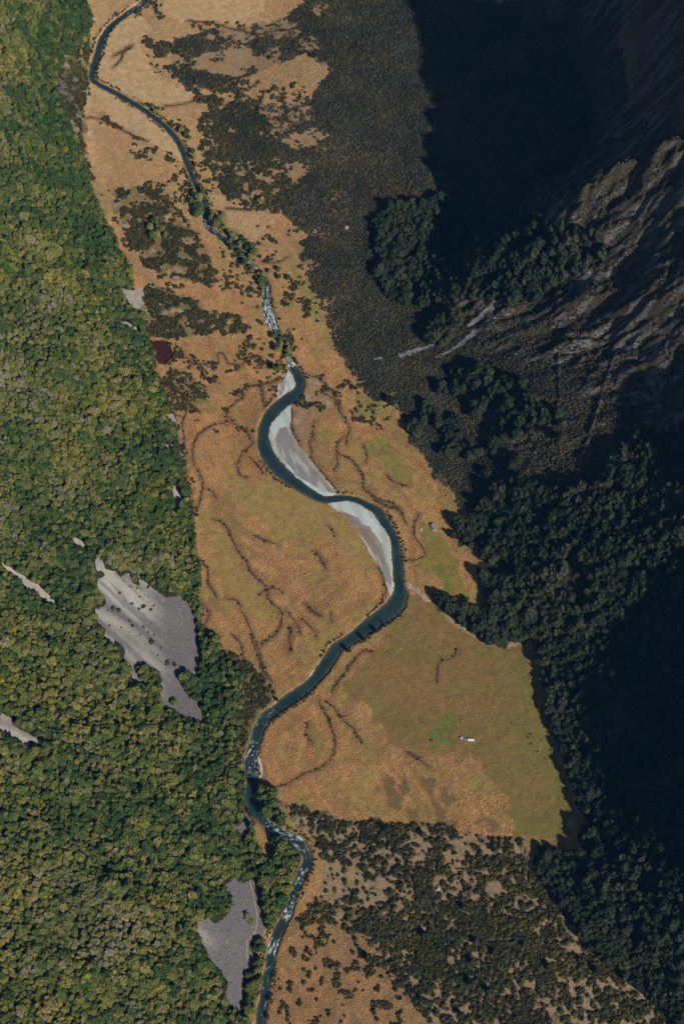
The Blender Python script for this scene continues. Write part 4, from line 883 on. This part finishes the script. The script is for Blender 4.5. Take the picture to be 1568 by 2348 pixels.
trees(s8([(200,290),(372,318),(700,388),(560,655),(382,780),(612,812),(695,855),(592,895),(832,825),(945,925),(120,890),(362,1068),(590,1000),(672,1035),(1095,890),(1162,942),(545,1140)]), P_dark, .55, .85, 'dark taller tree rising out of the low scrub', 'single trees standing out of the low scrub')
trees(sC([(560,735)]), P_lone, .6, .61, 'small tree on the left bank where the lower rapids begin', None)
trees(s5([(800,880)]), P_lone, .8, .81, 'lone round tree near the lower tip of the large scree', None)
trees(s7([(1135,690),(1150,710)]), P_lone, .6, .7, 'small tree on the lower grey scree', 'two trees on the lower scree')
tr = sG([(370,910),(315,945),(425,920),(355,1110),(725,1140),(540,1175),(880,1465),(970,1530),(1030,1550),(760,745),(570,745),(640,765),(695,840),(710,905),(790,950),(850,945),(770,1190),(820,1230),(690,1210),(800,1300),(900,1370),(550,1070),(590,1110),(480,790),(520,850),(600,890),(650,940)])
for x, y in W1(tr): put_shrub(x+random.uniform(-2, 2), y+random.uniform(-2, 2), random.choice((.8, 1.1, 1.3, 1.7, 2.5, 3.0)), 'green bush growing on the bare large scree', 'bushes on the large scree')
for x, y in W1(s6([(850,1035),(865,1022),(895,1100),(930,1133),(955,1093),(775,970),(865,1065)])): put_shrub(x, y, random.uniform(.8, 1.1), 'tiny dark bush on the right side of the big meadow', 'tiny bushes on the big meadow')
for x, y in W1(sA([(270,230),(110,215),(1150,580),(1040,570),(1060,590)])): put_shrub(x, y, 1.6, 'dark bush on the grass beside the first gravel bar meadow', 'bushes around the first gravel bar meadow')
for x, y in W1(sE([(430,1105),(585,1180),(585,1280),(840,1750),(1090,1190),(1430,1285),(1440,1390),(1450,1490),(880,410),(755,400),(670,1130),(790,1700)])): put_shrub(x, y, random.uniform(1.2, 1.9), 'small dark bush alone on the grass beside the rapids', 'bushes dotted beside the rapids')
for x, y in W1(sH([(403,657)])): put_shrub(x, y, 1.1, 'dark round bush inside the fenced green square', None)
for x, y in W1(sD([(1070,1040),(1210,1185),(1195,1245),(1250,1235),(1105,1235),(1030,1250),(985,1310),(1140,1100),(1325,1165),(1425,1275),(1320,1190),(870,1490),(800,510),(1235,1480)])): put_shrub(x, y, random.uniform(1.3, 2.2), 'dark bush on the tan clearing right of the lowest rapids', 'bushes of the tan clearing')

# ------------------------------------------------------------------ rocks
rk = [stone_mesh('boulder_mesh', 500+i, m_boulder, 2) for i in range(4)]
def rock(x, y, s, label, group=None, sq=1.0, name='boulder'):
    o = obj(name, random.choice(rk)); o.location = (x, y, float(hgt(x, y))+s*.15); o.scale = (s, s*random.uniform(.7, 1), s*.8*sq)
    o.rotation_euler = (0, 0, random.uniform(0, 6.28)); tag(o, label, 'boulder', group); return o
(x, y), = W1([(795, 522)]); rock(x, y, 4.0, 'big pinkish boulder alone in the dark scrub of the upper fan')
(x, y), = W1([(1005, 2037)]); rock(x, y, 3.4, 'big pale boulder in a tan gap of the low scrub')
(x, y), = W1([(982, 1213)]); 
(x, y), = W1(sF([(310, 680)])); rock(x, y, 2.6, 'flat pale grey rock slab on the grass left of the hut', None, .25)
for x, y in W1(sE([(1340,1215),(1430,1355)])): rock(x, y, 1.5, 'pale stone on the green strip beside the upper fan', 'two stones on the green strip')
for x, y in W1(sE([(465,1555),(485,1660),(320,1530)])): rock(x, y, 2.2, 'pale lilac rock in the scrub left of the middle rapids', 'rocks in the scrub band')
bi = np.nonzero(foam > .45)[0]
for i in random.sample(list(bi), min(110, len(bi))):
    T = RW[min(i+1, len(RW)-1), :2]-RW[max(i-1, 0), :2]; T = T/(np.linalg.norm(T)+1e-9); o = random.uniform(-.55, .55)*RW[i, 2]
    s = random.uniform(.5, 1.25)
    k = rock(RW[i, 0]-T[1]*o, RW[i, 1]+T[0]*o, s, 'pale boulder in or beside the white water of the river', 'boulders of the rapids'); k.location.z = WATER+s*.1

# ------------------------------------------------------------------ the hut and the fenced yard
def box(V, F, c, s, rz=0):
    k = len(V); ca, sa = math.cos(rz), math.sin(rz)
    for dz in (-.5, .5):
        for dx, dy in ((-.5, -.5), (.5, -.5), (.5, .5), (-.5, .5)):
            a, b = dx*s[0], dy*s[1]; V.append((c[0]+a*ca-b*sa, c[1]+a*sa+b*ca, c[2]+dz*s[2]))
    F += [[k+3, k+2, k+1, k], [k+4, k+5, k+6, k+7]]+[[k+i, k+(i+1) % 4, k+4+(i+1) % 4, k+4+i] for i in range(4)]
def boxes(name, L, m, parent=None, rz=0):
    V, F = [], []
    for c, s in L: box(V, F, c, s)
    me = mesh_from(name, V, F, [m]); o = obj(name, me, parent); return o
def cyl(name, r, z0, z1, m, parent, n=20, c=(0, 0), dome=0.0):
    V = []; F = []
    for z in (z0, z1):
        for i in range(n): V.append((c[0]+r*math.cos(6.2832*i/n), c[1]+r*math.sin(6.2832*i/n), z))
    F = [[i, (i+1) % n, n+(i+1) % n, n+i] for i in range(n)]; V.append((c[0], c[1], z1+dome)); F += [[n+i, n+(i+1) % n, 2*n] for i in range(n)]
    return obj(name, mesh_from(name, V, F, [m]), parent)
m_roof = flat_mat('weathered grey roofing', (.24,.26,.30), .6, .2, .6); m_wall = flat_mat('dark stained boards', (.10,.085,.065), .8, .3, 2)
m_white = flat_mat('white paint', (.80,.80,.74), .5, .06, 2); m_glass = flat_mat('window glass', (.03,.04,.05), .1, .1, 1); m_wood = flat_mat('bleached timber', (.42,.34,.26), .8, .25, 3)
m_grey = flat_mat('galvanised grey', (.36,.38,.42), .45, .15, 2); m_pink = flat_mat('faded pink cover', (.52,.38,.38), .7, .15, 2); m_greenp = flat_mat('green paint', (.06,.17,.09), .6, .15, 2); m_red = flat_mat('faded red paint', (.50,.20,.16), .6, .2, 2)
(hx, hy), (ex, ey) = W1(sF([(655, 605), (700, 690)]))
ang = math.atan2(ey-hy, ex-hx)
hut = obj('mountain_hut', None); hut.location = (hx, hy, float(hgt(hx, hy))); hut.rotation_euler = (0, 0, ang)
tag(hut, 'small mountain hut with grey gable roof on the green meadow beside the grove', 'hut')
Lh, Wh, Ht = 7.0, 5.2, 2.5
V = [(-Lh/2,-Wh/2,-.6),(Lh/2,-Wh/2,-.6),(Lh/2,Wh/2,-.6),(-Lh/2,Wh/2,-.6),(-Lh/2,-Wh/2,Ht),(Lh/2,-Wh/2,Ht),(Lh/2,Wh/2,Ht),(-Lh/2,Wh/2,Ht),(-Lh/2,0,Ht+1.4),(Lh/2,0,Ht+1.4)]
obj('wall', mesh_from('hut_wall', V, [[0,1,5,4],[2,3,7,6],[1,2,6,9,5],[3,0,4,8,7]], [m_wall]), hut)
for sd in (-1, 1):
    V, F = [], []
    for k in range(12):
        x0 = -Lh/2-.35+k*(Lh+.7)/12; x1 = x0+(Lh+.7)/12; lift = .04 if k % 2 else 0
        b = len(V)
        for xx in (x0, x1):
            for yy, zz in ((0, Ht+1.52), (sd*(Wh/2+.5), Ht-.22)):
                V += [(xx, yy, zz+lift), (xx, yy, zz-.1)]
        F += [[b, b+4, b+6, b+2], [b+1, b+3, b+7, b+5], [b+2, b+6, b+7, b+3], [b, b+1, b+5, b+4], [b, b+2, b+3, b+1], [b+4, b+5, b+7, b+6]]
    obj('roof', mesh_from('hut_roof', V, F, [m_roof]), hut)
boxes('ridge_cap', [((0, 0, Ht+1.60), (Lh+.8, .35, .08))], m_grey, hut)
w_ = boxes('window', [((-1.2, -Wh/2-.03, 1.5), (1.5, .08, .9))], m_wood, hut); boxes('pane', [((-1.2, -Wh/2-.075, 1.5), (1.3, .03, .7))], m_glass, w_)
w_ = boxes('window', [((1.5, -Wh/2-.03, 1.5), (1.2, .08, .9))], m_wood, hut); boxes('pane', [((1.5, -Wh/2-.075, 1.5), (1.0, .03, .7))], m_glass, w_)
d_ = boxes('door', [((Lh/2+.04, .8, 1.05), (.08, .9, 2.0))], m_red, hut); boxes('handle', [((Lh/2+.10, .5, 1.05), (.05, .06, .15))], m_grey, d_)
for k in range(6): boxes('porch_plank', [((Lh/2+.35+k*.30, -.2, .22), (.27, 6.2, .08))], m_wood, hut)
boxes('porch_step', [((Lh/2+2.3, -2.6, .05), (.5, 1.2, .12))], m_wood, hut)
cyl('chimney', .14, Ht, Ht+2.3, m_grey, hut, 10, (-2, -1.2), .1); boxes('rainwater_pipe', [((-Lh/2-.1, Wh/2+.1, 1.2), (.1, .1, 2.6))], m_grey, hut)
bc = Vector((math.cos(ang)*(Lh/2+1.2)-math.sin(ang)*-.6, math.sin(ang)*(Lh/2+1.2)+math.cos(ang)*-.6, 0))
tb = obj('porch_table', None); tb.location = (hx+bc.x, hy+bc.y, hut.location.z+.26); tb.rotation_euler = (0, 0, ang); tag(tb, 'white table standing on the porch of the hut', 'table')
boxes('table_top', [((0, 0, .74), (.9, 1.8, .06))], m_white, tb)
for a in (-.35, .35):
    for b in (-.75, .75): boxes('leg', [((a, b, .355), (.07, .07, .71))], m_white, tb)
# round white tank and two marker boards near the dark wood
(x, y), = W1(sK([(1160, 556)])); tk = obj('water_tank', None); tk.location = (x, y, float(hgt(x, y))); tag(tk, 'small round white tank in the shadow between the dark wood and the bushes', 'tank')
cyl('tank_body', 1.25, -.3, 1.9, m_white, tk, 20, (0, 0), .5); cyl('lid', .3, 2.2, 2.5, m_grey, tk, 12)
for q, (c, lb, mm) in enumerate((((1085, 480), 'pale marker board at the tip of the green hut meadow', m_white), ((1100, 515), 'reddish marker board just below the pale one, nearer the white tank', m_red))):
    (x, y), = W1(sK([c])); b = obj('marker_board', None); b.location = (x, y, float(hgt(x, y))); b.rotation_euler = (0, 0, .4); tag(b, lb, 'marker board')
    boxes('post', [((0, 0, .5), (.1, .1, 1.6))], m_wood, b); boxes('board', [((0, -.08, 1.2), (1.2, .06, .9))], mm, b)
# yard
(x, y), (x2, y2) = W1(sH([(1155, 663), (1205, 668)])); a = math.atan2(y2-y, x2-x)
c_ = obj('storage_shed', None); c_.location = (x, y, float(hgt(x, y))); c_.rotation_euler = (0, 0, a); tag(c_, 'long bright white shed at the right end of the yard row', 'shed')
boxes('wall', [((0, 0, 1.0), (7.4, 2.3, 2.4))], m_white, c_)
for k in range(10): boxes('roof_panel', [((-3.37+k*.75, 0, 2.25), (.70, 2.5, .10))], m_white, c_)
boxes('door', [((3.74, 0, 1.0), (.07, 1.5, 1.9))], m_grey, c_); boxes('skid', [((0, -.9, -.25), (7.2, .2, .2)), ((0, .9, -.25), (7.2, .2, .2))], m_wood, c_)
(x, y), = W1(sH([(1062, 650)])); u = obj('utility_trailer', None); u.location = (x, y, float(hgt(x, y))); u.rotation_euler = (0, 0, a+.15); tag(u, 'small grey covered trailer between round tank and white shed', 'trailer')
boxes('trailer_bed', [((0, 0, .65), (3.0, 1.6, .35))], m_grey, u); boxes('cover', [((-.3, 0, 1.15), (2.2, 1.5, .64))], m_grey, u); boxes('drawbar', [((2.1, 0, .6), (1.3, .12, .1))], m_grey, u)
for sd in (-1, 1):
    wv_ = cyl('wheel', .36, -.1, .1, m_glass, u, 14); wv_.rotation_euler = (R(90), 0, 0); wv_.location = (0, sd*.92, .36)
(x, y), = W1(sH([(972, 622)])); tk = obj('round_tank', None); tk.location = (x, y, float(hgt(x, y))); tag(tk, 'low round pinkish tank at the left end of the yard row', 'tank')
cyl('tank_body', 1.9, -.2, 1.5, m_grey, tk, 24, (0, 0), .1); cyl('lid', 1.6, 1.6, 1.75, m_pink, tk, 24, (0, 0), .25)
(x, y), = W1(sH([(1020, 636)])); t2 = obj('equipment_crate', None); t2.location = (x, y, float(hgt(x, y))); t2.rotation_euler = (0, 0, .3); tag(t2, 'small green crate between the round tank and the trailer', 'crate')
boxes('crate_box', [((0, 0, .45), (1.4, 1.2, .9))], m_greenp, t2); boxes('lid', [((0, 0, .95), (1.5, 1.3, .1))], m_greenp, t2)
for q, (c, lb) in enumerate((((905, 640), 'upright pale post pair left of the round tank'), ((1222, 695), 'short pale post pair just beyond the right end of the white shed'))):
    (x, y), = W1(sH([c])); b = obj('gate_posts', None); b.location = (x, y, float(hgt(x, y))); tag(b, lb, 'posts')
    for dx in (-.8, .8): boxes('post', [((dx, 0, .7), (.2, .2, 2.0))], m_wood, b)
    boxes('crossbar', [((0, 0, 1.6), (1.9, .12, .12))], m_wood, b)
m_post = flat_mat('old fence timber', (.16,.135,.10), .9, .3, 3)
def fence(pts, label, step=4.0, rails=True):
    W = W1(pts); e = obj('wire_fence', None); e.location = (W[0, 0], W[0, 1], float(hgt(W[0, 0], W[0, 1]))); tag(e, label, 'fence')
    L = smooth_line(W, step) if len(W) > 8 else np.vstack([np.linspace(W[i], W[i+1], max(2, int(np.linalg.norm(W[i+1]-W[i])/step)), endpoint=False) for i in range(len(W)-1)]+[W[-1:]])
    z0 = e.location.z; pm = None; P3 = []
    for i, (x, y) in enumerate(L):
        z = float(hgt(x, y))-z0; P3.append(Vector((x-W[0, 0], y-W[0, 1], z)))
        if pm is None: po = boxes('post', [((0, 0, .45), (.13, .13, 1.5))], m_post, e); pm = po.data
        else: po = obj('post', pm, e)
        po.location = P3[-1]
    for k, hz in enumerate((.45, .8, 1.1)):
        V, F = [], []
        for A, B in zip(P3[:-1], P3[1:]):
            d = B-A; c = (A+B)/2; box(V, F, (c.x, c.y, c.z+hz), (d.length, .02, .02), math.atan2(d.y, d.x))
        obj('wire', mesh_from('fence_wire', V, F, [m_grey]), e)
fence(sH([(270,590),(435,400),(640,630),(365,715),(270,590)]), 'square post and wire fence around the bright green paddock')
fence(sH([(375,735),(650,640),(900,620)]), 'straight fence running from the paddock corner to the round tank')
fence(sH([(670,640),(750,755),(905,680)]), 'angled fence below the straight one, left of the round tank')
fence(sH([(435,400),(700,110),(860,0)])+s6([(600,805),(680,730),(745,655)]), 'long fence crossing the meadow up from the paddock', 6.0)

# ------------------------------------------------------------------ air
hz = bpy.data.materials.new('thin blue air'); hz.use_nodes = True; n = hz.node_tree; n.nodes.remove(n.nodes['Principled BSDF'])
pv = n.nodes.new('ShaderNodeVolumePrincipled'); pv.inputs['Color'].default_value = (.12, .42, 1.0, 1); pv.inputs['Density'].default_value = .000018; pv.inputs['Anisotropy'].default_value = .1
n.links.new(pv.outputs[0], n.nodes['Material Output'].inputs['Volume'])
V, F = [], []; x0, x1, y0, y1 = GX[0]-60, GX[-1]+60, GY[0]-60, GY[-1]+60; z0 = H.min()-8
box(V, F, ((x0+x1)/2, (y0+y1)/2, (z0+1850)/2), (x1-x0, y1-y0, 1850-z0))
ho = obj('haze', mesh_from('haze', V, F, [hz])); ho['kind'] = 'stuff'
